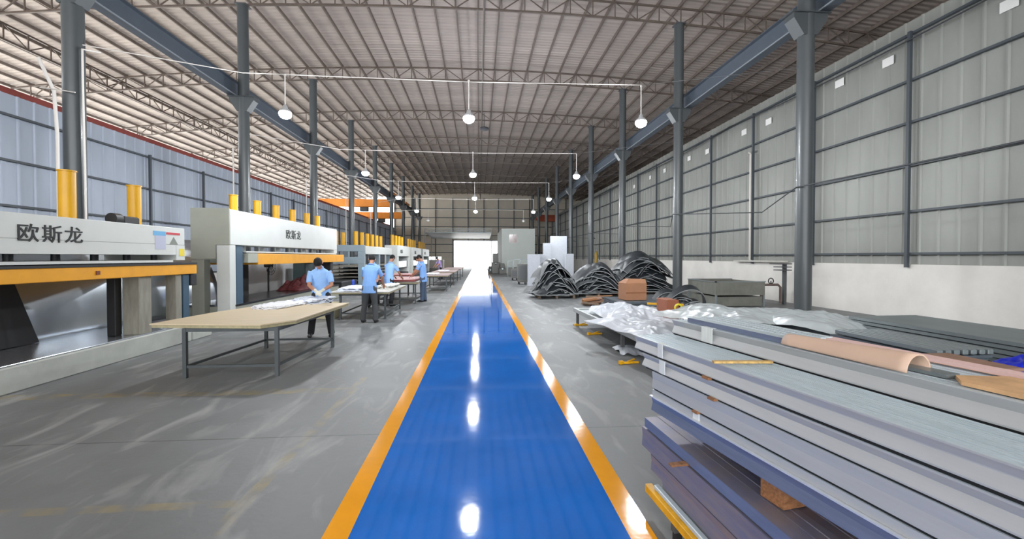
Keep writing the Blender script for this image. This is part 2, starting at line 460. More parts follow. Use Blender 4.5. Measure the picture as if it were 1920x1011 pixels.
LROWS = [10.9, 18.3, 25.6, 33.0]
rown = ['nearest', 'second', 'third', 'fourth']
LX = (-4.72, -.25, 4.22)
for r_, yv in enumerate(LROWS):
    for c_, x in enumerate(LX):
        pendant(x, yv, 5.2, 6.16, True, '%s lamp of the %s hanging row, glowing white' % (names[c_], rown[r_]))
    w = thing('lamp_conduit', 'thin pale conduit strung across the hall carrying the %s row of lamps' % rown[r_], 'conduit', (0, yv, 0), 0, 'lamp conduits')
    cy_ = min(COLY, key=lambda c: abs(c - yv)) - yv
    MB().tube([(XL + .17, cy_, 6.14), (LX[0] - 1, .0, 6.17), (LX[1], 0, 6.12), (LX[2], 0, 6.18)], .011, 6).build('pipe', m_rod, w)
    MB().tube([(LX[2], 0, 6.18), (XR - .17, cy_, 6.2)], .005, 5).build('wire', m_cab0, w)
    for x in LX: MB().ball((x, 0, 6.15), (.03, .03, .026), 10, 6).build('junction_box', m_rod, w)
w = thing('lamp_conduit', 'thin pale conduit strung across the hall beyond the fourth row of lamps', 'conduit', (0, 40.3, 0), 0, 'lamp conduits')
MB().tube([(XL + .17, COLY[5] - 40.3, 6.14), (LX[0], 0, 6.14), (LX[2], 0, 6.14)], .016, 6).build('pipe', m_rod, w)
for x, nm in ((LX[0], 'left'), (LX[2], 'right')):
    pendant(x, 40.3, 5.1, 6.14, False, 'small unlit pendant lamp on the farthest conduit at the %s' % nm)
# feed conduit up the first left column
p0 = aX(168, 100, XL + .22)
t = thing('conduit', 'white conduit climbing the nearest left column up to the nearest lamp row', 'conduit', (0, 0, 0))
MB().tube([(XL + .23, 9.62, 2.3), (XL + .23, 9.6, p0.z - .7), (XL + .23, 9.6, p0.z), (XL + .25, 10.0, 6.14)], .02, 8).build('pipe', m_rod, t)
MB().tube([(XL + .21, 9.45, p0.z - .95), (XL - .2, 9.42, p0.z - .9), (XL - .5, 9.5, p0.z - .85)], .012, 6).build('branch', m_rod, t)
p1 = aX(112, 250, -8.9); p2 = aX(103, 118, -9.1)
tag(MB().tube([(-8.95, p1.y, 0), (-8.95, p1.y, p1.z), (-9.0, p1.y, p1.z + .9), (-9.2, p1.y - .1, p2.z)], .032, 10).build('riser_pipe', m_rod), 'thick white riser pipe beside the nearest left column', 'pipe')
for k in (1, 2, 3, 4):
    tag(MB().tube([(XL - .34, COLY[k] - .08, 0), (XL - .34, COLY[k] - .08, 5.6)], .026, 8).build('riser_pipe', m_rod), 'white riser pipe beside the %s left column' % ORD[k], 'pipe', 'riser pipes')
# ventilator hanging at the ridge
tag(MB().ball((.35, 27.5, 9.9), (.32, .32, .12), 14, 6).tube([(.35, 27.5, 9.95), (.35, 27.5, 10.9)], .02, 6).build('roof_fan', mat('dark_fan', (60, 60, 64), .5)), 'small dark round fan hanging below the middle of the roof', 'fan')
# overhead cranes in the left bay
m_cr = mat('crane_orange', (232, 138, 34), .45, var=.06)
for yv, zz, nm in ((45., 6.85, 'nearer'), (53., 6.35, 'farther')):
    t = thing('bridge_crane', '%s orange bridge crane girder spanning the left side bay' % nm, 'crane', (0, yv, 0), 0, 'bridge cranes')
    MB().bb(-16.2, XL - .55, -.25, .25, zz, zz + .78, ch=.02).build('girder', m_cr, t)
    MB().bb(-16.3, -15.9, -1.3, 1.3, zz + .1, zz + .5, ch=.03).build('end_truck', m_cr, t)
    MB().bb(XL - .9, XL - .6, -.2, .2, zz + .7, 8.1, ch=.02).build('hanger', m_cr, t)
    MB().bb(XL - .9, XL - .2, -1.3, 1.3, 8.07, 8.3, ch=.03).build('end_truck', m_cr, t)
    MB().bb(-12.3, -11.5, .3, .9, zz - .4, zz + .35, ch=.05).build('hoist', m_base, t)
t = thing('bridge_crane', 'short red-orange crane girder at the far right behind the columns', 'crane', (0, 62., 0), 0, 'bridge cranes')
MB().bb(8.5, 11.2, -.25, .25, 6.9, 7.85, ch=.02).build('girder', mat('crane_red', (170, 76, 44), .6), t)
MB().bb(8.3, 8.5, -.9, .9, 7.1, 7.4, ch=.02).bb(8.25, 8.45, -.3, .3, 7.4, 7.44).build('end_truck', mat('crane_red', (170, 76, 44), .6), t)

# ============================================================ RIGHT WALL FITTINGS
m_paper = mat('white_notice', (232, 230, 226), .7)
for i, (px, py) in enumerate(((1892, 8), (1665, 116), (1574, 156), (1441, 228), (1395, 248), (1326, 284), (1292, 297), (1246, 320), (1219, 333), (1189, 350))):
    p = aX(px, py, WR - .04)
    tag(MB().bb(-.006, .0, -.17, .17, -.12, .12).build('wall_notice', m_paper, None, (WR - .036, p.y, p.z)),
        ('%s small white notice from the camera high on the right wall' % ORD[i]) , 'notice', 'white notices on the right wall')
p = aX(1410, 285, WR - .2); p2 = aX(1410, 487, WR - .2)
tag(MB().tube([(WR - .13, p.y + .3, p.z), (WR - .26, p.y + .1, p.z), (WR - .26, p.y, p.z - .1), (WR - .26, p.y, 1.6), (WR - .12, p.y, 1.5)], .04, 10).build('drain_pipe', m_rod), 'white vertical pipe fixed to the right wall', 'pipe')
m_cab = mat('dark_cable', (52, 54, 58), .5)
pts = []
for k in range(8):
    yv = COLY[0] - 4 + k * BAY
    pts += [(WR - .24, yv, 7.62 - .2 * (k % 2)), (WR - .28, yv + BAY / 2, 7.45)]
tag(MB().tube(pts, .022, 6).build('wall_cable', m_cab), 'dark cable sagging along the top rail of the right wall', 'cable')
cz = aX(1505, 352, XR).z
pts = [(XR - .2, COLY[0] - 8, cz - .1)]
for k in range(6): pts += [(XR - .2, COLY[k], cz), (XR + 1.2, COLY[k] + BAY / 2, cz - .25)]
tag(MB().tube(pts, .016, 6).build('column_cable', m_cab), 'dark cable looping from column to column on the right', 'cable')
# black and yellow fender on the wall column
p = aX(1118, 478, WR - 1.2)
tag(MB().tube([(0, 0, 0), (0, 0, 1.95), (0, 0, 2.15), (0, 0, 2.2)], [.16, .16, .08, .05], 16).build('gas_cylinder', mat('ochre', (170, 138, 56), .5), None, (WR - 1.2, p.y, 0)), 'ochre cylinder standing against the right wall behind the black piles', 'cylinder')

# ============================================================ PRESSES
m_pw = mat('press_white', (206, 208, 204), .42, var=.04, vscale=2)
m_pg = mat('press_greygreen', (158, 160, 148), .5, var=.05)
m_py = mat('press_yellow', (232, 160, 24), .45, var=.08, vscale=3)
m_cyl = mat('cylinder_yellow', (208, 154, 14), .4, var=.06)
m_pb = mat('press_blue', (58, 84, 104), .45, var=.06)
m_steelp = mat('polished_steel', (196, 202, 210), .24, .9, bump=.004, bscale=1.6)
m_dark = mat('dark_iron', (44, 44, 46), .5, .3)
m_dst = mat('dark_polished_plate', (92, 94, 100), .22, .9)
m_con = mat('painted_plinth', (176, 178, 172), .7, var=.10, vscale=3)
m_txt = mat('black_lettering', (22, 24, 24), .6)
m_weath = mat('weathered_zinc', (150, 146, 134), .55, .35, var=.2, vscale=4, stretch=(4, 4, .7))
FX = -5.8
def word(txt, size, loc, parent, m, depth=.006, xs=1.0):
    cu = bpy.data.curves.new('lettering', 'FONT'); cu.body = txt; cu.size = size; cu.extrude = depth; cu.offset = size * .006
    cu.space_character = 1.18
    to = bpy.data.objects.new('lettering', cu); COL.objects.link(to)
    bpy.context.view_layer.update()
    me = bpy.data.meshes.new_from_object(to.evaluated_get(bpy.context.evaluated_depsgraph_get()))
    bpy.data.objects.remove(to); me.materials.clear(); me.materials.append(m)
    o = bpy.data.objects.new('lettering', me); COL.objects.link(o); o.parent = parent
    o.location = loc; o.rotation_euler = (PI / 2, 0, PI / 2); o.scale = (xs, 1, 1)
    return o
def cyl_part(t, y, z0, z1, x=-.7, r=.105):
    b = MB().tube([(x, y, z0), (x, y, z1)], r, 20)
    b.tube([(x, y, z1), (x, y, z1 + .02)], r * 1.12, 20)
    c = b.build('hydraulic_cylinder', m_cyl, t)
    return c
# --- press one (near left)
p1t = thing('hot_press', 'nearest long white hydraulic press with yellow platen and black lettering', 'machine', (FX, 0, 0))
Ya, Yb = 3.2, 8.92
b = MB(); zt = 2.26
b.bb(-1.3, 0, Ya, Yb, 1.93, zt, ch=.01); b.bb(-.012, 0, Ya, Yb - .25, 1.74, 1.93); b.bb(-1.3, -1.29, Ya, Yb, 1.74, 1.93); b.bb(-1.3, -.001, Yb - .24, Yb - .002, 1.64, 1.929)
b.build('crosshead', m_pw, p1t)
MB().bb(-.015, .004, Yb - .16, Yb - .02, 1.72, 1.86).build('warning_plate', mat('yellow_label', (226, 204, 60), .6), p1t)
MB().bb(0, .004, 8.14, 8.40, 1.84, 2.12).build('notice', mat('lilac_notice', (184, 186, 206), .7), p1t)
MB().bb(0, .005, 8.10, 8.40, 2.09, 2.17).build('notice_header', mat('sky_notice', (110, 172, 214), .7), p1t)
MB().bb(0, .005, 8.42, 8.78, 2.12, 2.16).build('notice_header', mat('red_notice', (196, 70, 80), .7), p1t)
tr = MB(); tr.add([(0.004, 8.5, 1.94), (.004, 8.72, 1.94), (.004, 8.61, 2.08), (0, 8.5, 1.94), (0, 8.72, 1.94), (0, 8.61, 2.08)], [(0, 1, 2), (3, 5, 4), (0, 3, 4, 1), (1, 4, 5, 2), (2, 5, 3, 0)]); tr.build('warning_triangle', mat('grey_sign', (130, 134, 126), .7), p1t)
MB().bb(-1.25, -.02, Ya + .1, Yb - .3, 1.60, 1.64).build('upper_platen', m_pw, p1t)
yy = Ya + .3
while yy < Yb - .3: MB().tube([(-.25, yy, 1.64), (-.25, yy, 1.79)], .05, 10).build('ram', m_dark, p1t); yy += .62
MB().bb(-.30, -.2, Ya + .1, Yb - .3, 1.79, 1.93).build('ram_bar', m_dark, p1t)
b = MB().bb(-1.3, .02, Ya - .2, 9.24, 1.36, 1.55, ch=.008)
b.build('platen', m_py, p1t)
MB().bb(-1.3, .03, Ya - .2, 9.24, 1.55, 1.585).build('platen_top_plate', m_dark, p1t)
MB().bb(.02, .035, 6.92, 6.98, 1.43, 1.49).build('bolt', mat('rusty_bolt', (120, 60, 30), .6), p1t)
MB().bb(-1.5, .0, Ya, 9.1, 0, .33, ch=.015).build('plinth', m_con, p1t)
MB().bb(-.45, 0., 9.12, 9.75, 0, .28, ch=.015).build('plinth', m_con, p1t)
MB().bb(-1.45, -.04, Ya + .1, 9.0, .33, .35, ch=.004).build('bed_plate', m_steelp, p1t)
for yv in (7.85, 4.2):
    MB().bb(-.34, -.06, yv, yv + .28, .35, 1.36, ch=.01).build('guide_post', m_weath, p1t)
    MB().bb(-.5, -.36, yv - .12, yv + .02, .35, 1.36, ch=.01).build('guide_rail', m_dark, p1t)
MB().bb(-.24, -.04, 8.72, 8.88, .3, 1.36, ch=.01).build('end_post', m_weath, p1t)
MB().bb(-.3, -.04, 8.92, 9.1, .3, 1.36, ch=.01).build('end_rail', m_pb, p1t)
MB().bb(-.2, -.02, 9.12, 9.3, 1.12, 1.35, ch=.01).build('switch_box', m_dark, p1t)
for yv, zz in ((7.3, 3.05), (8.62, 3.03), (4.6, 3.05), (5.95, 3.05)): 
    if yv in (4.6, 5.95): continue
    cyl_part(p1t, yv, 2.25, zz)
cyl_part(p1t, 4.7, 2.25, 3.05)
b = MB().tube([(-.5, 7.85, 2.36), (-.5, 8.0, 2.36)], .1, 18).bb(-.62, -.4, 8.0, 8.35, 2.27, 2.42, ch=.02)
b.build('motor', m_dark, p1t)
b = MB().tube([(-.9, 6.0, 1.36), (-.92, 5.98, 1.0), (-.92, 6.06, .72), (-.92, 6.2, .66), (-.92, 6.33, .75), (-.9, 6.36, 1.36)], .015, 8)
b.build('hose', m_cab, p1t)
word('\u6b27\u65af\u9f99', .25, (.002, 5.83, 1.92), p1t, m_txt, xs=1.15)
# stainless sheets hung behind the press, bowed so that they catch the lamps
t = tag(MB().sheet(lambda u, v: (-7.1 - .55 * v + .16 * math.sin(v * 3.1) + .05 * math.sin(u * 9 + v * 2), 4.0 + u * 8.3, .3 + 1.85 * v), 40, 14).build('steel_splash_sheet', m_steelp), 'large mirror-like bowed steel sheet behind the nearest press', 'metal sheet')
so = t.modifiers.new('s', 'SOLIDIFY'); so.thickness = .01
b = MB(); b.add([(-6.9, 5.6, .36), (-6.9, 7.25, .36), (-7.0, 6.95, 1.45), (-7.0, 5.75, 1.45), (-7.0, 5.6, .36), (-7.0, 7.25, .36), (-7.08, 6.95, 1.45), (-7.08, 5.75, 1.45)],
                [(0, 1, 2, 3), (7, 6, 5, 4), (0, 4, 5, 1), (1, 5, 6, 2), (2, 6, 7, 3), (3, 7, 4, 0)])
tag(b.build('tarpaulin', m_dark), 'dark brown cover propped behind the nearest press', 'cover')

# --- press two
p2t = thing('hot_press', 'tall off-white hydraulic press with six yellow cylinders behind the first table', 'machine', (FX, 0, 0))
Ya, Yb = 10.45, 18.0
b = MB(); b.bb(-.8, 0, Ya + .025, Yb, 1.985, 2.82, ch=.012); b.bb(-.6, -.002, Yb - .35, Yb - .002, 1.85, 1.984); b.build('crosshead', m_pw, p2t)
MB().bb(-.86, -.31, Ya - .01, Ya + .02, 1.66, 2.84).bb(-.31, -.004, Ya - .01, Ya + .02, 1.985, 2.84).build('end_cover', m_pg, p2t)
b = MB().bb(-.3, 0, Ya, Ya + .24, .1, 1.98, ch=.01); b.build('front_leg', m_pw, p2t)
MB().bb(-.86, -.58, Ya, Ya + .24, .1, 1.63, ch=.01).build('rear_leg', m_pg, p2t)
MB().bb(-.35, -.03, Ya + .3, Ya + .62, .3, 1.98, ch=.02).build('guide_column', m_pb, p2t)
MB().bb(-.6, -.1, Yb - .5, Yb - .2, .3, 1.84, ch=.02).build('guide_column', m_dark, p2t)
yy = Ya + 1.0
while yy < Yb - .4:
    MB().tube([(-.3, yy, 1.845), (-.3, yy, 1.985)], .12, 14).build('ram', mat('ram_grey', (150, 152, 150), .4, .5), p2t); yy += .95
MB().bb(-1.2, .0, Ya + .7, Yb - .1, 1.81, 1.845).build('upper_platen', m_pw, p2t)
MB().bb(-1.2, .04, Ya + .72, Ya + 1.2, 1.55, 1.79, ch=.006).build('platen_end', m_pg, p2t)
MB().bb(-1.2, .04, Ya + 1.2, 18.76, 1.5, 1.79, ch=.006).build('platen', m_py, p2t)
MB().bb(-1.2, .0, Ya + .2, Yb + .2, .0, .52, ch=.02).build('bed', m_pg, p2t)
MB().bb(-1.22, .02, Ya + .2, Yb + .2, .52, .56).build('bed_plate', m_dst, p2t)
for yv in (11.9, 13.12, 14.28, 15.5, 16.75, 17.8): cyl_part(p2t, yv, 2.8, 3.33, -.7, .10)
word('\u6b27\u65af\u9f99', .30, (.002, 13.35, 2.28), p2t, m_txt, xs=1.15)

# things standing behind press two
m_board = mat('pale_board', (196, 196, 196), .7, var=.06, vscale=3)
p = aY(560, 500, 17.0)
tag(MB().bb(-7.9, -7.85, 14.6, 20.5, 0, 1.75).build('white_board', m_board), 'tall whitish board standing behind the second press', 'board')
t = thing('pedestal_fan', 'black pedestal fan with round cage behind the second press', 'fan', (-7.45, 15.75, 0))
MB().tube([(0, 0, .03), (0, 0, 1.3)], .03, 10).build('stand', m_dark, t)
b = MB()
for a in range(5): b.tube([(0, 0, .5), (.35 * math.cos(a * 1.2566), .35 * math.sin(a * 1.2566), .02)], .02, 6)
b.build('foot', m_dark, t)
b = MB()
for rr in (.14, .24, .34): b.tube([(.1, rr * math.cos(a * PI / 12), 1.4 + rr * math.sin(a * PI / 12)) for a in range(25)], .008, 5)
for a in range(16): b.tube([(.1, .04 * math.cos(a * PI / 8), 1.4 + .04 * math.sin(a * PI / 8)), (.1, .34 * math.cos(a * PI / 8), 1.4 + .34 * math.sin(a * PI / 8))], .005, 4)
b.build('cage', m_dark, t)
b = MB()
for a in (0, 2.094, 4.189):
    b.add([(.04, .03 * math.cos(a), 1.4 + .03 * math.sin(a)), (.07, .28 * math.cos(a + .3), 1.4 + .28 * math.sin(a + .3)), (.03, .28 * math.cos(a - .3), 1.4 + .28 * math.sin(a - .3))], [(0, 1, 2)])
b.tube([(-.12, 0, 1.4), (.06, 0, 1.4)], .07, 12)
b.build('fan_blades', m_dark, t)
tag(MB().bb(-7.5, -7.1, 13.0, 13.8, 0, 1.5, ch=.03).build('dark_locker', m_dark), 'tall dark cabinet standing behind the second press beside the fan', 'cabinet')
tag(MB().bb(-7.6, -7.1, 18.1, 18.9, .0, 1.45, ch=.03).bb(-7.62, -7.08, 18.05, 18.95, 1.45, 1.5).build('control_cabinet', mat('teal_grey', (76, 96, 98), .5)), 'grey-green control cabinet behind the second press', 'cabinet')
m_mar = mat('maroon_cloth', (92, 34, 38), .8, var=.3, vscale=6)
def lump(u, v, cx, cy, sx, sy, h, sd, fold=1.0):
    x = (u - .5) * 2; y = (v - .5) * 2
    e = max(0, 1 - x * x) ** .6 * max(0, 1 - y * y) ** .6
    n = .55 + .9 * abs(nz(u * 5 + sd, v * 5, sd)) * fold + .35 * abs(nz(u * 13 + sd, v * 11, sd * 2))
    return (cx + x * sx * (1 + .12 * nz(v * 4, sd, u)), cy + y * sy * (1 + .12 * nz(u * 4, sd, v)), max(0, h * e * n) + .004)
tag(MB().sheet(lambda u, v: (lambda p: (p[0], p[1], p[2] + .565))(lump(u, v, -6.4, 15.9, .4, 1.1, .42, 3.3)), 30, 40).build('cloth_heap', m_mar), 'heap of maroon cloth lying on the bed of the second press', 'cloth')

# --- press three: open daylight press of blue-grey frames
m_bg = mat('press_bluegrey', (132, 146, 154), .45, var=.05)
t = thing('hot_press', 'blue-grey open-frame press with stacked shelves behind the second table', 'machine', (FX, 0, 0))
Ya, Yb = 22.1, 29.0
for x in (-1.75, 0):
    for yv in (Ya, 25.4, Yb - .3): MB().bb(x - .3, x, yv, yv + .3, 0, 2.3, ch=.01).build('frame_post', m_bg, t)
MB().bb(-2.1, .01, Ya - .01, Ya + .27, 1.98, 2.31, ch=.01).build('end_beam', m_bg, t)
MB().bb(-2.1, .01, Ya - .01, Ya + .27, 1.35, 1.7, ch=.01).build('end_beam', m_bg, t)
MB().bb(-.4, .01, Ya + .3, Yb, 1.85, 2.27, ch=.01).build('crosshead', m_pw, t)
for i in range(6):
    MB().bb(-1.9, -.06, Ya + .1, Yb - .1, .3 + i * .18, .34 + i * .18).build('platen', m_weath, t)
MB().bb(-2.0, .0, Ya, Yb, 0, .2, ch=.01).build('bed', m_dark, t)
for yv in (22.5, 23.6, 24.7, 25.8, 26.9, 28.0): cyl_part(t, yv, 2.27, 3.0, -.5, .11); 
for yv in (22.5, 23.6): cyl_part(t, yv, 2.27, 3.0, -1.5, .11)
tag(MB().bb(FX - 2.4, FX - .2, 19.2, 21.6, 0, .6, ch=.02).build('press_plinth', m_dark), 'dark low machine bed between the second and third press', 'machine')
# --- presses four to six, white
for i, (ya, yb) in enumerate(((31.0, 36.5), (38.0, 43.5), (45.0, 50.5))):
    t = thing('hot_press', '%s white press from the camera, far along the left row' % ORD[i + 3], 'machine', (FX, 0, 0), 0, 'far white presses')
    MB().bb(-.9, 0, ya, yb, 1.75, 2.55, ch=.01).build('crosshead', m_pw, t)
    MB().bb(-.9, 0, ya, ya + .5, 0, 1.75, ch=.01).build('leg', m_pw, t)
    MB().bb(-.9, 0, yb - .5, yb, 0, 1.75, ch=.01).build('leg', m_pw, t)
    MB().bb(-.85, -.1, ya + .5, yb - .5, .9, 1.4, ch=.01).build('platen', m_dst, t)
    MB().bb(-.85, -.05, ya + .5, yb - .5, 0, .5, ch=.01).build('bed', m_dark, t)
    for j in range(4): cyl_part(t, ya + .7 + j * 1.3, 2.55, 3.3, -.5, .12)
    word('\u6b27\u65af\u9f99', .3, (.002, ya + 1.2, 2.0), t, m_txt)

# ============================================================ WORK TABLES
m_tleg = mat('table_steel', (74, 78, 80), .5, .3, var=.15, vscale=6)
m_mdf = mat('tan_board', (196, 178, 148), .6, var=.05, vscale=2, stretch=(1, 6, 1))
m_ply = mat('ply_edge', (160, 150, 118), .7, var=.2, vscale=14)
def worktable(label, legs, ztop, boardpts, brd=m_mdf, group='work tables on the left'):
    """legs: four floor points in order round the table"""
    cx = sum(p[0] for p in legs) / 4; cy = sum(p[1] for p in legs) / 4
    t = thing('work_table', label, 'table', (cx, cy, 0), 0, group)
    lg = [(p[0] - cx, p[1] - cy) for p in legs]
    for x, y in lg:
        MB().bb(x - .025, x + .025, y - .025, y + .025, 0, ztop - .06).build('leg', m_tleg, t)
    b = MB()
    for i in range(4):
        a, c = lg[i], lg[(i + 1) % 4]
        b.bar((a[0], a[1], ztop - .085), (c[0], c[1], ztop - .085), .04, .05)
    b.build('top_frame', m_tleg, t)
    b = MB()
    for i in range(4):
        a, c = lg[i], lg[(i + 1) % 4]
        b.bar((a[0], a[1], .16), (c[0], c[1], .16), .03, .035)
    b.build('stretcher', m_tleg, t)
    bp = [(p[0] - cx, p[1] - cy) for p in boardpts]
    def slab(z0, z1, sc, m, nm):
        n = len(bp); V = [(x * sc, y * sc, z) for z in (z0, z1) for x, y in bp]
        fix_normals(MB().add(V, [tuple(range(n - 1, -1, -1)), tuple(range(n, 2 * n))] + [(i, (i + 1) % n, n + (i + 1) % n, n + i) for i in range(n)]).build(nm, m, t))
    slab(ztop - .06, ztop - .022, .985, m_ply, 'under_board')
    slab(ztop - .018, ztop, 1.0, brd, 'top_board')
    return t
worktable('nearest work table, with a tan board top and dark steel legs', [(-4.11, 6.3), (-2.87, 6.3), (-2.75, 8.25), (-3.95, 8.25)], .76,
          [(-4.62, 6.36), (-3.03, 6.17), (-2.72, 6.6), (-2.66, 9.0), (-4.15, 9.0), (-4.5, 7.6)])
worktable('second work table, where two workers lean over white cloth', [(-3.75, 11.9), (-2.57, 11.93), (-2.57, 14.1), (-3.75, 14.1)], .76,
          [(-4.0, 11.7), (-2.42, 11.72), (-2.42, 14.4), (-4.0, 14.4)], mat('pale_top', (186, 184, 178), .6, var=.05))
worktable('third work table, carrying a flat dark red panel', [(-3.6, 15.75), (-2.3, 15.7), (-2.3, 18.4), (-3.6, 18.4)], .80,
          [(-3.8, 15.55), (-2.15, 15.55), (-2.15, 18.6), (-3.8, 18.6)], mat('grey_top', (120, 118, 110), .5))
worktable('fourth table, a pale frame table beside the lane', [(-2.75, 21.2), (-1.6, 21.2), (-1.6, 24.2), (-2.75, 24.2)], .80,
          [(-2.85, 21.0), (-1.5, 21.0), (-1.5, 24.4), (-2.85, 24.4)], mat('pinkgrey_top', (168, 148, 146), .5))
worktable('fifth table, a long pale table beyond the fourth one', [(-2.7, 25.6), (-1.5, 25.6), (-1.5, 30), (-2.7, 30)], .82,
          [(-2.8, 25.4), (-1.4, 25.4), (-1.4, 30.2), (-2.8, 30.2)], mat('pinkgrey_top', (168, 148, 146), .5))
worktable('sixth table, far off close to the bright doorway', [(-2.6, 32), (-1.4, 32), (-1.4, 37), (-2.6, 37)], .82,
          [(-2.7, 31.8), (-1.3, 31.8), (-1.3, 37.2), (-2.7, 37.2)], mat('pinkgrey_top', (168, 148, 146), .5))
m_red = mat('dark_red_panel', (128, 52, 50), .5, var=.12, vscale=5)
tag(MB().box((-3.0, 17.0, .84), (1.35, 2.6, .07), 0, 0, .006).build('door_panel', m_red), 'dark red moulded panel lying on the third table', 'panel', 'red panels')
t = thing('panel_rack', 'low rack with a dark red top behind the third table', 'rack', (-3.7, 19.8, 0))
MB().box((0, 0, .9), (1.6, 1.8, .06), .05, 0, .006).build('top_panel', m_red, t)
for x in (-.6, .6):
    for y in (-.75, .75): MB().bb(x - .03, x + .03, y - .03, y + .03, 0, .87).build('leg', m_tleg, t)
m_cloth = mat('white_cloth', (222, 222, 226), .75, var=.07, vscale=5)
m_film = mat('blueish_film', (206, 212, 224), .35, var=.06, vscale=5)
def heap(name, label, cat, cx, cy, z, sx, sy, h, rz, m, sd, nu=40, nv=40, thick=0, fold=1., group=None):
    co, si = math.cos(rz), math.sin(rz)
    def fn(u, v):
        x, y, zz = lump(u, v, 0, 0, sx, sy, h, sd, fold); return (x * co - y * si, x * si + y * co, zz)
    o = MB().sheet(fn, nu, nv).build(name, m, None, (cx, cy, z)); return tag(o, label, cat, group)
def folded(name, label, cx, cy, z, sx, sy, n, rz, m, sd, group=None):
    # a flat pile of folded sheets, each layer drifting a little
    b = MB(); rnd = random.Random(sd)
    for i in range(n):
        ox, oy = rnd.uniform(-.05, .05), rnd.uniform(-.06, .06); w, d = sx * rnd.uniform(.82, 1), sy * rnd.uniform(.8, 1); k = rnd.uniform(0, 9)
        def fn(u, v, ox=ox, oy=oy, w=w, d=d, k=k, i=i):
            x = (u - .5) * 2; y = (v - .5) * 2; s_ = (abs(x) ** 5 + abs(y) ** 5)
            return (ox + x * w * (1 - .1 * y * y * abs(x)) + .04 * nz(y * 3, k, 1), oy + y * d * (1 - .08 * x * x) + .05 * nz(x * 3, k, 5), .02 + i * .022 + .028 * nz(x * 3 + k, y * 4, k) + .012 * nz(x * 10, y * 14, k) - .016 * min(1, s_))
        b.sheet(fn, 26, 26, 0, .016)
    o = b.build(name, m, None, (cx, cy, z)); o.rotation_euler = (0, 0, rz); return tag(o, label, 'cloth', group)
pA = ah(530, 572, .78); pB = ah(590, 560, .84)
folded('folded_cloth', 'front pile of folded white cloth lying on the tan table', pA.x, pA.y, .765, .30, .62, 3, -.22, m_cloth, 4)
folded('folded_cloth', 'bulky white bundle under the hands of the leaning worker', pB.x - .02, pB.y, .765, .34, .34, 5, -.3, m_film, 9)
folded('folded_cloth', 'white film spread on the left half of the second table', -3.55, 12.7, .765, .42, .9, 4, .1, m_film, 12)
folded('folded_cloth', 'stack of off-white sheets on the right half of the second table', -2.75, 13.3, .765, .25, .6, 5, -.05, mat('offwhite_sheets', (212, 212, 204), .6), 15)
tag(MB().tube([(-3.9, 13.6, .765), (-3.9, 13.6, .95)], .05, 12).tube([(-3.9, 13.6, .95), (-3.9, 13.6, 1.0)], [.05, .02], 12).build('blue_bottle', mat('blue_plastic', (40, 70, 170), .4)), 'small blue bottle standing on the second table', 'bottle')
for i, (x, y) in enumerate(((-2.4, 22.4), (-2.2, 27.0))):
    folded('folded_cloth', ('small white cloth on the shelf side of the fourth table', 'small white cloth on the fifth table')[i], x, y, .815, .35, .5, 3, .2, m_cloth, 30 + i)
# cream carton under the second table
tag(MB().bb(-4.5, -3.95, 12.0, 12.6, 0, .42, ch=.01).build('carton', mat('cream_carton', (190, 182, 150), .7)), 'cream carton on the floor beside the second table', 'box')

# ============================================================ PEOPLE
m_skin = mat('skin', (176, 126, 100), .5)
m_shirt = mat('light_blue_shirt', (146, 186, 236), .75, var=.05, vscale=8, bump=.004, bscale=9)
m_shirt2 = mat('mid_blue_shirt', (126, 168, 224), .75, var=.05, vscale=8, bump=.004, bscale=9)
m_purple = mat('lilac_shirt', (160, 140, 190), .75)
m_tr1 = mat('black_trousers', (34, 34, 38), .8, bump=.004, bscale=8)
m_tr2 = mat('grey_trousers', (68, 70, 72), .8, bump=.004, bscale=8)
m_tr3 = mat('blue_trousers', (72, 88, 112), .8, bump=.004, bscale=8)
m_hair = mat('black_hair', (16, 14, 14), .8, bump=.006, bscale=60)
m_shoe = mat('black_shoe', (26, 26, 28), .5)
m_glove = mat('white_glove', (206, 204, 190), .85)
m_eye = mat('dark_eye', (20, 16, 14), .3)
def V(*a): return Vector(a)
def remesh(o, vox, sm=6):
    md = o.modifiers.new('r', 'REMESH'); md.mode = 'VOXEL'; md.voxel_size = vox; md.use_smooth_shade = True
    s2 = o.modifiers.new('s', 'SMOOTH'); s2.factor = .5; s2.iterations = sm
    return baked(o)
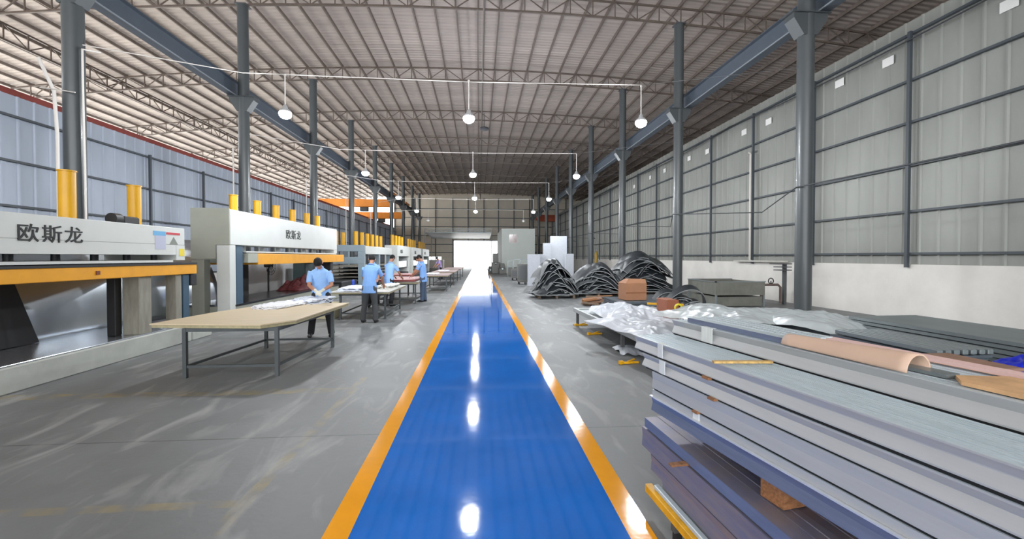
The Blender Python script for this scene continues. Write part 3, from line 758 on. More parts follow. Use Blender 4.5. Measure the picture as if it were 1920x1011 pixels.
def person(label, loc, rz, lean, hands, feet, head_tilt, head_turn, shirt, trousers, hgt=1.0, gloves=False, hair=m_hair, fine=True, knee=.04):
    """figure facing -Y; hands and feet are points in its own space (left first)"""
    t = thing('person', label, 'person', loc, rz); t.scale = (hgt,) * 3
    hip = V(0, 0, .93)
    ax = V(0, -math.sin(lean), math.cos(lean)); fw = V(0, -math.cos(lean), -math.sin(lean))
    waist = hip + V(0, -math.sin(lean * .4), math.cos(lean * .4)) * .16
    chest = waist + ax * .25; neckb = chest + ax * .15
    nt_ = lean + head_tilt
    ha = V(math.sin(head_turn) * .3 * math.sin(nt_), -math.sin(nt_), math.cos(nt_)).normalized()
    hd = neckb + ax * .03 + ha * .17
    body = MB(); sb = MB(); tb = MB()
    body.limb([hip - V(0, 0, .08), hip, waist, chest, neckb], [(.14, .10), (.165, .11), (.135, .095), (.17, .11), (.07, .06)])
    body.limb([neckb - ax * .03, neckb + ax * .05, hd - ha * .04], [(.062, .062), (.052, .055), (.052, .056)])
    # head: skull, jaw, nose, ears
    rot = Matrix.Rotation(head_turn, 3, 'Z') @ Matrix.Rotation(nt_, 3, 'X')
    fwd = rot @ V(0, -1, 0); sd = rot @ V(1, 0, 0); upv = rot @ V(0, 0, 1)
    body.ball(hd + upv * .02, (.074, .092, .10), 20, 14, 0, rot)
    body.limb([hd + fwd * .02 + upv * .0, hd + fwd * .035 - upv * .06, hd + fwd * .045 - upv * .105], [(.068, .068), (.055, .052), (.028, .026)], sd)
    body.limb([hd + fwd * .088 + upv * .02, hd + fwd * .108 - upv * .02, hd + fwd * .098 - upv * .032], [.009, .015, .01], sd, 8)
    for s_ in (-1, 1):
        body.limb([hd + sd * (.074 * s_) + upv * .02, hd + sd * (.086 * s_) + upv * .0 - fwd * .006, hd + sd * (.076 * s_) - upv * .032], [.012, .016, .009], fwd, 8)
    # lips
    body.limb([hd + fwd * .084 - upv * .058 + sd * .022, hd + fwd * .096 - upv * .056, hd + fwd * .084 - upv * .058 - sd * .022], [.006, .009, .006], upv, 8)
    sb.limb([hip - V(0, -.01, .17), hip + V(0, 0, .02), waist, waist + ax * .12, chest, chest + ax * .10, neckb + ax * .015],
            [(.195, .14), (.19, .135), (.168, .12), (.178, .125), (.19, .122), (.165, .10), (.068, .062)])
    collar = MB()
    for s_, hpt, ft in ((-1, hands[0], feet[0]), (1, hands[1], feet[1])):
        sh = chest + ax * .075 + V(s_ * .19, 0, 0); hp = V(*hpt)
        d = hp - sh; L1, L2 = .29, .26; dist = min(d.length, L1 + L2 - .01)
        a = (L1 * L1 - L2 * L2 + dist * dist) / (2 * dist); hh = math.sqrt(max(0, L1 * L1 - a * a))
        dn = d.normalized(); pole = V(s_ * .8, .35, -.6); pole = (pole - dn * pole.dot(dn)).normalized()
        el = sh + dn * a + pole * hh; wr_ = sh + dn * dist
        body.limb([sh, sh.lerp(el, .5), el, el.lerp(wr_, .35), wr_], [.052, .047, .038, .040, .026])
        # hand: palm, four unequal curled fingers and a thumb from the palm's side
        hdn = (wr_ - el).normalized(); side = V(-s_, 0, 0); side = (side - hdn * side.dot(hdn)).normalized(); pn = hdn.cross(side) * (1 if s_ < 0 else -1)
        if pn.z > 0: pn = -pn
        hb = MB() if gloves else body
        pc = wr_ + hdn * .085
        hb.limb([wr_ - hdn * .01, wr_ + hdn * .04, pc], [(.026, .019), (.040, .015), (.038, .013)], side)
        for j, (off, ln) in enumerate(((.030, .072), (.010, .080), (-.011, .074), (-.031, .058))):
            b0 = pc + side * off - hdn * .01; k1 = b0 + hdn * (ln * .5); k2 = k1 + (hdn * .75 + pn * .65).normalized() * (ln * .34); k3 = k2 + (hdn * .3 + pn * .95).normalized() * (ln * .28)
            hb.limb([b0, k1, k2, k3], [.0095, .009, .0085, .007], side, 8)
        th0 = wr_ + hdn * .03 + side * .03; hb.limb([th0, th0 + side * .028 + hdn * .025 + pn * .01, th0 + side * .034 + hdn * .055 + pn * .02], [.014, .0115, .009], pn, 8)
        if gloves:
            hb.limb([wr_ - hdn * .06, wr_], [.033, .030])
            go = hb.build('glove', m_glove, t); remesh(go, .006, 2)
        # sleeve to just above the elbow
        sb.limb([sh - V(s_ * .08, 0, 0) - ax * .015, sh - V(s_ * .01, 0, 0) - ax * .01, sh.lerp(el, .4), sh.lerp(el, .8)], [.07, .066, .060, .062])
        # legs
        f = V(*ft); hj = hip + V(s_ * .09, 0, -.06)
        kn = hj.lerp(f + V(0, .02, .08), .5) + V(0, -knee, .02); an = f + V(0, .03, .09)
        body.limb([hj, hj.lerp(kn, .5), kn, kn.lerp(an, .35), an], [.08, .068, .052, .05, .034])
        body.limb([an + V(0, .0, .0), f + V(0, .02, .05), f + V(0, -.08, .035), f + V(0, -.15, .025)], [.036, .036, .034, .022])
        tb.limb([hip + V(s_ * .075, 0, .03), hj, hj.lerp(kn, .5), kn, kn.lerp(an, .5), an - V(0, 0, .035)], [(.105, .115), (.105, .115), .093, .075, .071, .068])
        shm = MB(); shm.limb([f + V(0, .085, .04), f + V(0, .04, .05), f + V(0, -.05, .048), f + V(0, -.13, .035), f + V(0, -.185, .025)], [(.03, .03), (.043, .045), (.046, .042), (.046, .032), (.028, .02)], (1, 0, 0))
        shm.limb([f + V(0, .05, .05), f + V(0, .035, .11)], [.045, .043])
        remesh(shm.build('shoe', m_shoe, t), .012, 2)
    body_o = remesh(body.build('body', m_skin, t), .0075 if fine else .012, 3)
    tb.limb([hip - V(0, 0, .08), hip + V(0, 0, .0), hip + V(0, 0, .1)], [(.15, .11), (.175, .118), (.165, .11)])
    remesh(tb.build('trousers', trousers, t), .012, 4)
    so_ = remesh(sb.build('shirt', shirt, t), .012, 4)
    # collar
    c = MB(); cc = neckb + ax * .02
    c.tube([cc + V(.068 * math.cos(a * PI / 8), 0, 0) + fw * (-.066 * math.sin(a * PI / 8)) + ax * (.0 + .012 * math.sin(a * PI / 8)) for a in range(-3, 12)], .016, 8)
    c.build('collar', shirt, t)
    # hair: a cap over the crown and the back of the head
    hb = MB(); n = 24; rings = []
    for i in range(9):
        th = (i / 8) * PI * .60
        ring = []
        for k in range(n):
            ph = 2 * PI * k / n
            back = max(0, math.sin(ph)); th2 = th * (1.0 + .25 * back - .22 * max(0, -math.sin(ph)) ** 2)
            q_ = V(.083 * math.sin(th2) * math.cos(ph), .101 * math.sin(th2) * math.sin(ph), .112 * math.cos(th2))
            q_ *= 1 + .04 * nz(ph * 2, th2 * 5, i)
            ring.append(hd + upv * .02 + rot @ q_)
        rings.append(ring)
    inner = [[hd + upv * .02 + (p - hd - upv * .02) * .86 for p in r_] for r_ in rings]
    hb.loft(rings + inner[::-1], 0, False)
    hb.build('hair', hair, t)
    eb = MB()
    for s_ in (-1, 1):
        eb.ball(hd + fwd * .083 + upv * .018 + sd * (.031 * s_), (.011, .011, .006), 8, 6)
        eb.limb([hd + fwd * .086 + upv * .038 + sd * (.018 * s_), hd + fwd * .084 + upv * .042 + sd * (.045 * s_)], [(.004, .003), (.003, .003)], upv, 6)
    eb.build('eyes', m_eye, t)
    return t
person('worker in light blue shirt and white gloves leaning over the nearest table', (-3.35, 9.36, 0), R(12), .42,
       [(-.03, -.44, 1.0), (.07, -.42, 1.01)], [(-.22, .05, 0), (.2, -.02, 0)], .55, -.15, m_shirt, m_tr1, 1.0, gloves=True)
m_badge = mat('red_badge', (150, 40, 44), .6)
person('worker seen from behind in blue shirt and grey trousers at the second table', (-2.83, 11.3, 0), R(176), .30,
       [(-.24, -.52, .88), (.22, -.50, .88)], [(-.17, .03, 0), (.17, .0, 0)], .35, .2, m_shirt2, m_tr2, 1.0)
person('worker in light blue shirt reaching for the red panel on the third table', (-3.1, 15.0, 0), R(150), .18,
       [(-.2, -.5, .92), (.16, -.48, .98)], [(-.12, .0, 0), (.12, .05, 0)], .35, .0, m_shirt, m_tr1, 1.0, fine=False)
person('worker facing the camera beyond the second table, half hidden by another worker', (-3.58, 14.75, 0), R(8), .22,
       [(-.2, -.5, .92), (.2, -.48, .92)], [(-.12, .0, 0), (.12, .05, 0)], .35, -.4, m_shirt, m_tr1, 1.0, fine=False)
person('worker in blue shirt and blue trousers standing beside the red panel table', (-2.1, 16.35, 0), R(-98), .10,
       [(-.15, -.42, 1.0), (.14, -.42, 1.0)], [(-.09, .02, 0), (.10, -.05, 0)], .45, .0, m_shirt2, m_tr3, 1.0, fine=False, knee=.01)
person('far worker in blue shirt bending beyond the red panel table', (-2.9, 22.6, 0), R(-100), .45,
       [(-.2, -.5, .86), (.2, -.5, .86)], [(-.12, .0, 0), (.12, .05, 0)], .4, .0, m_shirt2, m_tr1, 1.0, fine=False)
person('farthest worker in a lilac shirt near the bright doorway', (-2.95, 33.0, 0), R(-60), .30,
       [(-.2, -.5, .92), (.2, -.48, .92)], [(-.12, .0, 0), (.12, .05, 0)], .4, .0, m_purple, m_tr1, .98, fine=False)

# ============================================================ STACKED STEEL PROFILES, RIGHT FOREGROUND
m_zt = mat('zinc_top', (196, 208, 214), .40, .2, var=.10, vscale=5, stretch=(6, .5, 1))
m_zf = mat('zinc_face', (188, 189, 190), .42, .2, var=.06, vscale=4, stretch=(1, .5, 6))
m_zb = mat('blue_film_face', (118, 128, 154), .38, .3, var=.15, vscale=4, stretch=(1, .6, 8))
m_zw = mat('sheet_edge', (222, 226, 232), .35, .4)
m_zr = mat('rusty_sheet', (150, 138, 136), .45, .3, var=.30, vscale=5, stretch=(1, .8, 6), col2=(116, 120, 148))
m_gap = mat('gap_shade', (24, 26, 30), .7)  # near-black colour standing in for the shade between stacked bundles
m_wood = mat('timber', (150, 104, 68), .8, var=.35, vscale=7, stretch=(8, 1, 8), bump=.004, bscale=20)
m_tape = mat('clear_tape', (226, 228, 226), .25, var=.12, vscale=9, stretch=(1, 8, .6))
m_yel = mat('yellow_steel', (236, 172, 20), .45, var=.25, vscale=10)
ST_A = ah(1188, 628, 1.15); ST_R = R(9.47)
st_rot = Matrix.Rotation(ST_R, 3, 'Z')
def SP(x, y, z): return V(ST_A.x, ST_A.y, 0) + st_rot @ V(x, y, z)
def bundle(label, x0, w, y0, L_, z0, z1, n=10, face=m_zf, top=m_zt, groove=.02, origin=None, rz=ST_R, grp='bundles of steel profiles', tapes=()):
    """nested channels lying side by side; the outermost shows a shallow V face"""
    o = origin or ST_A
    base = V(o.x, o.y, 0) + Matrix.Rotation(rz, 3, 'Z') @ V(x0, y0, 0)
    t = thing('profile_bundle', label, 'steel bundle', (base.x, base.y, z0), rz, grp)
    h = z1 - z0; pw = w / n; rnd = random.Random(int(z0 * 1000) + n)
    for i in range(n):
        xa = i * pw; g_ = groove if i in (0, n - 1) else 0; dz = rnd.uniform(-.0025, .0015); dy = rnd.uniform(-.02, .0)
        xb = xa + pw - .0016
        if i == 0: prof = [(xa, 0), (xb, 0), (xb, h + dz), (xa, h + dz), (xa, h - .006), (xa + g_, h * .56), (xa + g_ * .9, h * .53), (xa - .0, .006)]
        else: prof = [(xa, 0), (xb, 0), (xb, h + dz), (xb - pw * .35, h + dz), (xb - pw * .38, h + dz - .003), (xa + pw * .1, h + dz - .003), (xa + pw * .08, h + dz), (xa, h + dz)]
        m_ = len(prof); Vv = [(px, yy, pz) for yy in (dy, -L_) for px, pz in prof]
        b = MB().add(Vv, [tuple(range(m_)), tuple(range(2 * m_ - 1, m_ - 1, -1))] + [(k, m_ + k, m_ + (k + 1) % m_, (k + 1) % m_) for k in range(m_)])
        pr = fix_normals(b.build('profile', [face if i == 0 else top], t))
        if i == 0:
            pr.data.materials.append(top)
            for p in pr.data.polygons:
                if p.normal.z > .9: p.material_index = 1
    for ty, tw in tapes:
        MB().bb(-.003, .0, ty - tw, ty, 0, h + .001).bb(-.003, .03, ty - tw, ty, h + .001, h + .002).build('tape_wrap', m_tape, t)
    return t
LEN = 5.6
bundle('topmost front bundle of grey steel profiles with a ribbed pale top', 0, .285, 0, LEN, 1.063, 1.15, 14, tapes=((-.30, .055),))
bundle('front bundle just beneath the topmost one, with a lilac-grey face', 0, .285, -.1, LEN, .965, 1.048, 9, tapes=((-.22, .06),))
bundle('front bundle third from the top, with a plain light face', 0, .285, -.23, LEN, .848, .953, 9, groove=.004)
bundle('thin pack of steel strips fourth from the top at the front', 0, .285, -.23, LEN, .798, .836, 6, groove=.0, tapes=((-.42, .05),))
bundle('blue-filmed pack of steel at the bottom of the upper stack', -.002, .285, -.23, LEN, .70, .79, 6, face=m_zb, groove=.01)
for z0, z1, y0, nm in ((1.048, 1.063, -.06, 'upper'), (.953, .965, -.15, 'middle'), (.836, .848, -.25, 'lower')):
    b = MB().bb(.008, .28, -LEN, 0, 0, z1 - z0)  # full-length black strip painting the shade of the gap
    o = b.build('shade_strip', m_gap, None, SP(0, y0, z0)); o.rotation_euler = (0, 0, ST_R)
    tag(o, 'black strip imitating shade in the %s gap between the front steel bundles' % nm, 'strip', 'black gap shade strips')
o = MB().bb(.006, .28, -LEN, 0, -.007, 0).build('edge_sheet', m_zw, None, SP(-.022, -.23, .797)); o.rotation_euler = (0, 0, ST_R)
tag(o, 'thin bright-edged sheet lying on the blue-filmed pack', 'sheet')
bundle('second column of steel profiles, its top bundle with a wide white tape', .30, .33, -.0, LEN, 1.155, 1.25, 8, tapes=((-.33, .10),))
o = MB().bb(.0, .33, -LEN, 0, 0, .016).build('shade_strip', m_gap, None, SP(.305, -.02, 1.138)); o.rotation_euler = (0, 0, ST_R)  # black strip for the shade beneath the second column's top bundle
tag(o, 'black strip imitating shade under the taped bundle of the second column', 'strip', 'black gap shade strips')
for i, (z0, z1) in enumerate(((1.04, 1.136), (.93, 1.035), (.82, .925), (.705, .815))):
    bundle('hidden layer %s from the top of the second steel column' % ORD[i + 1], .305, .32, -.1 - .05 * i, LEN, z0, z1, 3)
bundle('thin short pack with a blue edge lying on the taped second bundle', .335, .29, -.12, .82, 1.251, 1.28, 5, face=m_zb, groove=0)
bundle('third column of steel profiles, mostly under a peach board', .66, .34, .30, LEN, 1.12, 1.19, 8)
for i, (z0, z1) in enumerate(((.93, 1.115), (.71, .925))):
    bundle('hidden layer %s from the top of the third steel column' % ORD[i + 1], .66, .34, .2, LEN, z0, z1, 3)
# timber bearers between the tiers
def timber(label, a, b_, w, h, grp='timber spacers'):
    t = tag(MB().bar(a, b_, w, h).build('timber_block', m_wood), label, 'timber', grp); return t
def front_pt(px, py, x=0.0):
    d = ray(px, py); n_ = st_rot @ V(1, 0, 0); q0 = V(ST_A.x, ST_A.y, 0) + n_ * x
    return CAM + d * ((q0 - CAM).dot(n_) / d.dot(n_))
nrm = st_rot @ V(1, 0, 0)
p = front_pt(1326, 711); timber('small timber spacer poking out of the upper gap of the steel stack', SP(-.015, st_rot.transposed() @ (p - V(ST_A.x, ST_A.y, 0)) and (st_rot.transposed() @ (p - V(ST_A.x, ST_A.y, 0))).y, 1.0555), SP(.1, (st_rot.transposed() @ (p - V(ST_A.x, ST_A.y, 0))).y, 1.0555), .05, .013)
p = front_pt(1338, 752); yl = (st_rot.transposed() @ (p - V(ST_A.x, ST_A.y, 0))).y
timber('small timber spacer poking out of the second gap of the steel stack', SP(-.02, yl, .959), SP(.1, yl, .959), .05, .011)
p = front_pt(1306, 772); yl = (st_rot.transposed() @ (p - V(ST_A.x, ST_A.y, 0))).y
timber('small reddish timber spacer poking out of the third gap of the steel stack', SP(-.015, yl, .842), SP(.1, yl, .842), .045, .011)
# rule lying across the top
a = ah(1337, 681, 1.155); b_ = ah(1447, 681, 1.155)
t = tag(MB().bar(a + V(0, 0, .006), b_ + V(0, 0, .006), .026, .011).build('wooden_stick', mat('stick_wood', (196, 160, 96), .7, var=.4, vscale=30, stretch=(1, 12, 1))), 'thin wooden stick lying across the topmost front bundle', 'stick')

# lower stack, nearer the lane and turned a little less
LO = V(1.165, 2.93, 0); LR = R(3.6)
def lb(label, x0, w, y0, z0, z1, n, face, groove=.0, L_=4.6): return bundle(label, x0, w, y0, L_, z0, z1, n, face=face, top=m_zr, groove=groove, origin=LO, rz=LR, grp='lower steel bundles')
lb('top blue-filmed pack of the lower stack near the floor', .0, .75, 0, .505, .57, 8, m_zb)
lb('tall streaky pack of the lower stack, blue and brown', -.005, .74, .02, .36, .495, 6, m_zr, .004)
lb('streaky rust-tinted pack second from the bottom of the lower stack', .0, .74, -.1, .245, .35, 6, m_zr, .006)
lb('lowest rust-tinted pack of the lower stack', .02, .7, -.22, .19, .235, 4, m_zr)
rot_l = Matrix.Rotation(LR, 3, 'Z')
def LP(x, y, z): return LO + rot_l @ V(x, y, z)
for i, x in enumerate((-.02, .035)):
    o = MB().bb(0, .035, -4.4, -.2, 0, .03, ch=.004).build('steel_tube', m_zt, None, LP(x, 0, .158)); o.rotation_euler = (0, 0, LR)
    tag(o, ('outermost', 'inner')[i] + ' bright square tube lying along the yellow skid rail', 'tube', 'square tubes on the skid')
t = thing('steel_skid', 'yellow steel skid rail carrying the lower stack just off the floor', 'skid', LP(-.045, -.12, 0), LR)
b = MB().bb(0, .05, -4.4, 0, .10, .155, ch=.004); b.build('rail', m_yel, t)
MB().bb(.7, .75, -4.4, 0, .10, .155, ch=.004).build('rail', m_yel, t)
for y in (-.35, -1.6, -2.9, -4.1):
    MB().bb(0, .75, y - .04, y, .06, .10).build('crosspiece', m_base, t)
    for x in (.01, .7): MB().bb(x, x + .04, y - .04, y, 0, .06).build('foot', m_dark, t)
for i, y in enumerate((-.95,)):
    pass
a = ah(1258, 872, .50); timber('narrow brown timber bearer under the top pack of the lower stack', V(a.x - .005, a.y, .50), V(a.x + .42, a.y + .05, .50), .035, .012)
a = ah(1292, 933, .24); timber('flat timber slip near the bottom of the lower stack', V(a.x - .01, a.y, .24), V(a.x + .3, a.y + .03, .24), .04, .009)
# big timber block between the lower and the upper stack
a = ah(1452, 915, .635)
t = tag(MB().bar((a.x - .02, a.y - .01, .632), (a.x + .62, a.y + .10, .632), .125, .118).build('timber_block', mat('split_timber', (158, 108, 70), .85, var=.4, vscale=12, stretch=(2, 6, 6), bump=.006, bscale=14)), 'big split timber block between the lower and the upper steel stack', 'timber')
t2 = tag(MB().bar(SP(.30, -.35, .632) , SP(.95, -.35, .632), .1, .128).build('timber_block', m_wood), 'timber bearer near the far end under the upper steel stack', 'timber')
t3 = tag(MB().bar(SP(.02, -4.2, .632), SP(.95, -4.2, .632), .1, .128).build('timber_block', m_wood), 'timber bearer at the near end under the upper steel stack', 'timber')
tag(MB().bar(SP(.8, -.35, .0), SP(.8, -.35, .565), .08).bar(SP(.8, -4.2, .0), SP(.8, -4.2, .565), .08).bar(SP(.8, -.3, .54), SP(.8, -4.3, .54), .08, .05).build('trestle', m_base), 'dark steel trestle carrying the back of the upper steel stack', 'trestle')

# ============================================================ LOW RACK A
m_rackf = mat('rack_grey', (168, 172, 172), .4, .4, var=.08, vscale=4)
ra = ah(1075, 577, .42); rc = ah(1195, 658, .42)
RAR = math.atan2(-(rc.x - ra.x), (ra.y - rc.y)); 
t = thing('low_rack', 'low steel rack of grey channel with crumpled film on it', 'rack', (ra.x, ra.y, 0), RAR)
Lr, Wr = 7.2, 2.1
for x in (0, Wr - .06): MB().bb(x, x + .06, -Lr, 0, .32, .42, ch=.006).build('side_rail', m_rackf, t)
for y in (-.1, -Lr + .1): MB().bb(0.06, Wr - .06, y - .06, y, .32, .42, ch=.006).build('end_rail', m_rackf, t)
MB().bb(.05, Wr - .05, -Lr + .05, -.05, .36, .385).build('deck', mat('deck_sheet', (172, 178, 180), .35, .4, var=.08, vscale=3), t)
for y in (-.15, -3.1, -5.2, -6.9):
    for x in (.03, Wr - .09):
        MB().bb(x, x + .06, y - .06, y, .012, .32).build('leg', m_base, t)
        MB().bb(x - .07, x + .13, y - .1, y + .04, 0, .012).build('foot_plate', m_dark, t)
m_plast = mat('clear_plastic', (200, 204, 212), .38, var=.08, vscale=7, bump=.006, bscale=9, alpha=.84, coat=.2)
m_plast2 = mat('grey_plastic', (200, 208, 210), .35, var=.08, vscale=6, bump=.005, bscale=6, alpha=.9, coat=.5)
def crumple(name, label, cx, cy, z, sx, sy, h, rz, sd, m, n=90):
    co, si = math.cos(rz), math.sin(rz)
    def fn(u, v):
        x = (u - .5) * 2; y = (v - .5) * 2
        rr = math.sqrt(x * x + y * y); e = max(0, 1 - max(abs(x), abs(y)) ** 3 * (.8 + .5 * nz(u * 3, v * 3, sd)))
        k = 0; a = 1; f = 2.2
        for _ in range(3): k += a * (1 - abs(nz(u * f + sd, v * f * 1.3, sd + _)) * 2.2); a *= .5; f *= 2.1
        zz = max(.0, h * e * (.50 + .20 * k)) + .006
        X = x * sx * (1 + .2 * nz(y * 2, sd, 3)); Y = y * sy * (1 + .2 * nz(x * 2, sd, 7))
        return (X * co - Y * si, X * si + Y * co, zz)
    o = MB().sheet(fn, n, n).build(name, m, None, (cx, cy, z)); return tag(o, label, 'plastic film', 'crumpled film')
q = ah(1172, 590, .45); crumple('plastic_film', 'far mound of clear crumpled film on the low rack', q.x, q.y, .40, .55, .85, .40, .2, 2.3, m_plast)
q = ah(1200, 612, .45); crumple('plastic_film', 'near spread of clear crumpled film on the low rack', q.x + .05, q.y, .40, .62, 1.0, .22, .3, 5.1, m_plast)
q = ah(1285, 606, .5); crumple('plastic_film', 'strip of clear film along the right edge of the low rack', q.x, q.y, .40, .3, 1.1, .16, .35, 8.2, m_plast)
# under the rack: yellow clamps and a bit of film
for i, (px, py) in enumerate(((1183, 683), (1092, 611), (1118, 628))):
    q = ah(px, py, .0)
    b = MB().bar((q.x - .16, q.y + .0, .02), (q.x + .14, q.y + .05, .02), .03, .03).bar((q.x - .05, q.y, .04), (q.x + .1, q.y + .12, .05), .025, .02).box((q.x - .16, q.y, .03), (.07, .05, .05), .3)
    tag(b.build('bar_clamp', m_yel if i != 9 else m_dark), ('%s yellow clamp on the floor from the camera, by the edge of the low rack' % ['nearest', 'farthest', 'middle'][i]), 'clamp', 'yellow clamps')
q = ah(1165, 665, 0); crumple('plastic_film', 'scrap of white film on the floor under the low rack', q.x + .2, q.y + .2, 0, .2, .35, .12, 0, 11.2, m_plast, 30)

# ============================================================ RACK B WITH PEACH BOARDS AND TUBE
m_peach = mat('peach_board', (226, 182, 160), .6, var=.08, vscale=3)
m_kraft = mat('kraft_tube', (208, 176, 154), .6, var=.06, vscale=4)
m_brn = mat('brown_sheet', (140, 108, 88), .7, var=.2, vscale=5)
m_galv = mat('galvanised', (140, 148, 150), .38, .55, var=.10, vscale=3, stretch=(3, .5, 3))
m_galvd = mat('galvanised_dark', (104, 112, 120), .4, .55, var=.15, vscale=4, stretch=(4, .5, 4))
b0 = ah(1273, 581, .75); b1 = ah(1490, 632, .75)
BR = math.atan2(-(b1.x - b0.x), (b0.y - b1.y))
t = thing('storage_table', 'long dark steel table behind the steel bundles, loaded with sheets', 'table', (b0.x, b0.y, 0), BR)
Lb, Wb = 6.6, 1.9
for x in (0, Wb - .05): MB().bb(x, x + .05, -Lb, 0, .69, .75).build('side_rail', m_base, t)
for y in (0, -Lb + .05): MB().bb(.05, Wb - .05, y - .05, y, .69, .75).build('end_rail', m_base, t)
MB().bb(.02, Wb - .02, -Lb + .02, -.02, .70, .74).build('deck', m_galvd, t)
for y in (-.05, -2.2, -4.4, -6.5):
    for x in (.0, Wb - .05): MB().bb(x, x + .05, y - .05, y, 0, .69).build('leg', m_base, t)
b = MB().bb(.0, .05, -Lb, 0, .3, .35).bb(Wb - .05, Wb, -Lb, 0, .3, .35); b.build('lower_rail', m_brn, t)
rb_ = Matrix.Rotation(BR, 3, 'Z')
def BP(x, y, z): return V(b0.x, b0.y, 0) + rb_ @ V(x, y, z)
# hall-parallel packs on the table
def pack(name, label, x0, x1, y0, y1, z0, z1, m, cat='steel sheets', n=1, grp=None, rz=0., group=None):
    b = MB(); h = (z1 - z0) / n; rnd = random.Random(int(x0 * 97))
    for i in range(n):
        dx, dy = rnd.uniform(-.02, .02), rnd.uniform(-.05, .05)
        b.bb(-(x1 - x0) / 2 + dx, (x1 - x0) / 2 + dx, -(y1 - y0) / 2 + dy, (y1 - y0) / 2 + dy, i * h, i * h + h * (.78 if n > 1 else 1))
    o = b.build(name, m, None, ((x0 + x1) / 2, (y0 + y1) / 2, z0)); o.rotation_euler = (0, 0, rz)
    return tag(o, label, cat, grp)
qa = ah(1352, 600, .85); qb = ah(1690, 700, .85)
g0 = ah(1560, 626, .90); g1 = ah(1742, 668, .90)
pack('profile_pack', 'pack of dark grey profiles in the middle of the storage table', g0.x, g0.x + .55, g1.y, g0.y, .752, .90, m_galvd, 'steel profiles', 5)
b = MB()
for i in range(7):
    xx = i * .075
    b.bb(xx, xx + .05, -(g0.y - g1.y), 0, 0, .045, ch=.006)
o = b.build('profile_row', m_galv, None, (g0.x + .03, g0.y, .902)); tag(o, 'row of narrow grey channels on top of the dark profile pack', 'steel profiles')
h0 = ah(1597, 592, .98)
pack('sheet_pack', 'long pack of galvanised sheets against the white wall', h0.x, h0.x + .9, 1.2, h0.y, .60, .98, m_galv, 'steel sheets', 9)
tag(MB().bb(h0.x + .05, h0.x + .12, 1.4, 1.5, 0, .60).bb(h0.x + .75, h0.x + .82, 1.4, 1.5, 0, .60).bb(h0.x + .05, h0.x + .12, h0.y - .4, h0.y - .3, 0, .60).bb(h0.x + .75, h0.x + .82, h0.y - .4, h0.y - .3, 0, .60).build('trestle', m_base), 'dark trestle legs under the long galvanised pack', 'trestle')
for i, (px, py) in enumerate(((1730, 600), (1905, 622))):
    pt = aX(px, py, h0.x + 1.0)
    tag(MB().tube([(0, 0, 0), (0, 0, pt.z)], .025, 10).tube([(-.06, 0, pt.z), (.06, 0, pt.z)], .02, 8).build('rack_post', m_base, None, (h0.x + 1.0, pt.y, 0)), '%s short steel stanchion beside the long galvanised pack' % ('farther', 'nearer')[i], 'post', 'stanchions')
# boards and a half-round of kraft board lying on the steel
m_kp = mat('kraft_paper', (214, 170, 124), .7, var=.25, vscale=6)
def slab(name, label, pts, z, th, m, cat='board'):
    n = len(pts); V_ = [SP(x, y, z) for x, y in pts] + [SP(x, y, z + th) for x, y in pts]
    return tag(fix_normals(MB().add(V_, [tuple(range(n - 1, -1, -1)), tuple(range(n, 2 * n))] + [(i, (i + 1) % n, n + (i + 1) % n, n + i) for i in range(n)]).build(name, m)), label, cat)
def ly(px, py, h): return (st_rot.transposed() @ (ah(px, py, h) - V(ST_A.x, ST_A.y, 0))).y
yt0, yt1 = ly(1690, 701, 1.252), ly(1440, 647, 1.252)
slab('peach_board', 'long peach board lying on the third steel column behind the half-round', [(.70, .10), (1.0, .02), (1.0, -2.6), (.67, -2.6)], 1.192, .012, m_peach)
slab('peach_board', 'second peach board, thin and pink, between the half-round and the wall side', [(.58, -.2), (.655, -.15), (.655, -3.4), (.58, -3.4)], 1.262, .012, mat('pink_board', (226, 190, 184), .6, var=.06, vscale=3))
slab('kraft_board', 'stained kraft board at the right edge of the picture', [(.325, yt0 - .16), (.40, yt0 - .10), (.57, yt0 - .16), (.57, yt0 - 2.4), (.325, yt0 - 2.4)], 1.252, .014, m_kp)
slab('metal_strip', 'short galvanised strip sticking out of the half-round kraft board', [(.37, yt0 + .1), (.44, yt0 + .1), (.44, yt0 - .09), (.37, yt0 - .09)], 1.252, .014, m_galv, 'strip')
b = MB(); rr = .066; na = 22; outer = []; inner = []
for i in range(15):
    y_ = yt0 + (yt1 - yt0) * i / 14; f = 1 - .25 * (i / 14)
    cx_ = .31 + rr * f
    outer.append([SP(cx_ - rr * f * math.cos(PI * k / na), y_, 1.253 + rr * 1.05 * f * math.sin(PI * k / na)) for k in range(na + 1)])
    inner.append([SP(cx_ - (rr - .006) * f * math.cos(PI * k / na), y_, 1.253 + (rr * 1.05 - .006) * f * math.sin(PI * k / na)) for k in range(na + 1)])
rings = [o_ + i_[::-1] for o_, i_ in zip(outer, inner)]
b.loft(rings)
tag(fix_normals(b.build('kraft_half_round', m_kraft)), 'long half-round of kraft board, its open arch towards the camera', 'half-round')
s0, s1 = ah(1745, 668, 1.02), ah(1885, 698, 1.02)
def strip(p_list, w, th, m, name, label, cat='board'):
    pts = [V(*p) for p in p_list]; rings = []
    for i, p in enumerate(pts):
        d = (pts[min(i + 1, len(pts) - 1)] - pts[max(i - 1, 0)]); d.z = 0; d.normalize(); nn = V(-d.y, d.x, 0)
        rings.append([p - nn * w / 2, p + nn * w / 2, p + nn * w / 2 + V(0, 0, th), p - nn * w / 2 + V(0, 0, th)])
    return tag(fix_normals(MB().loft(rings, 0, True, False).build(name, m)), label, cat)
strip([s0, s1], .26, .02, m_brn, 'brown_board', 'brown board lying between the half-round and the blue bag')
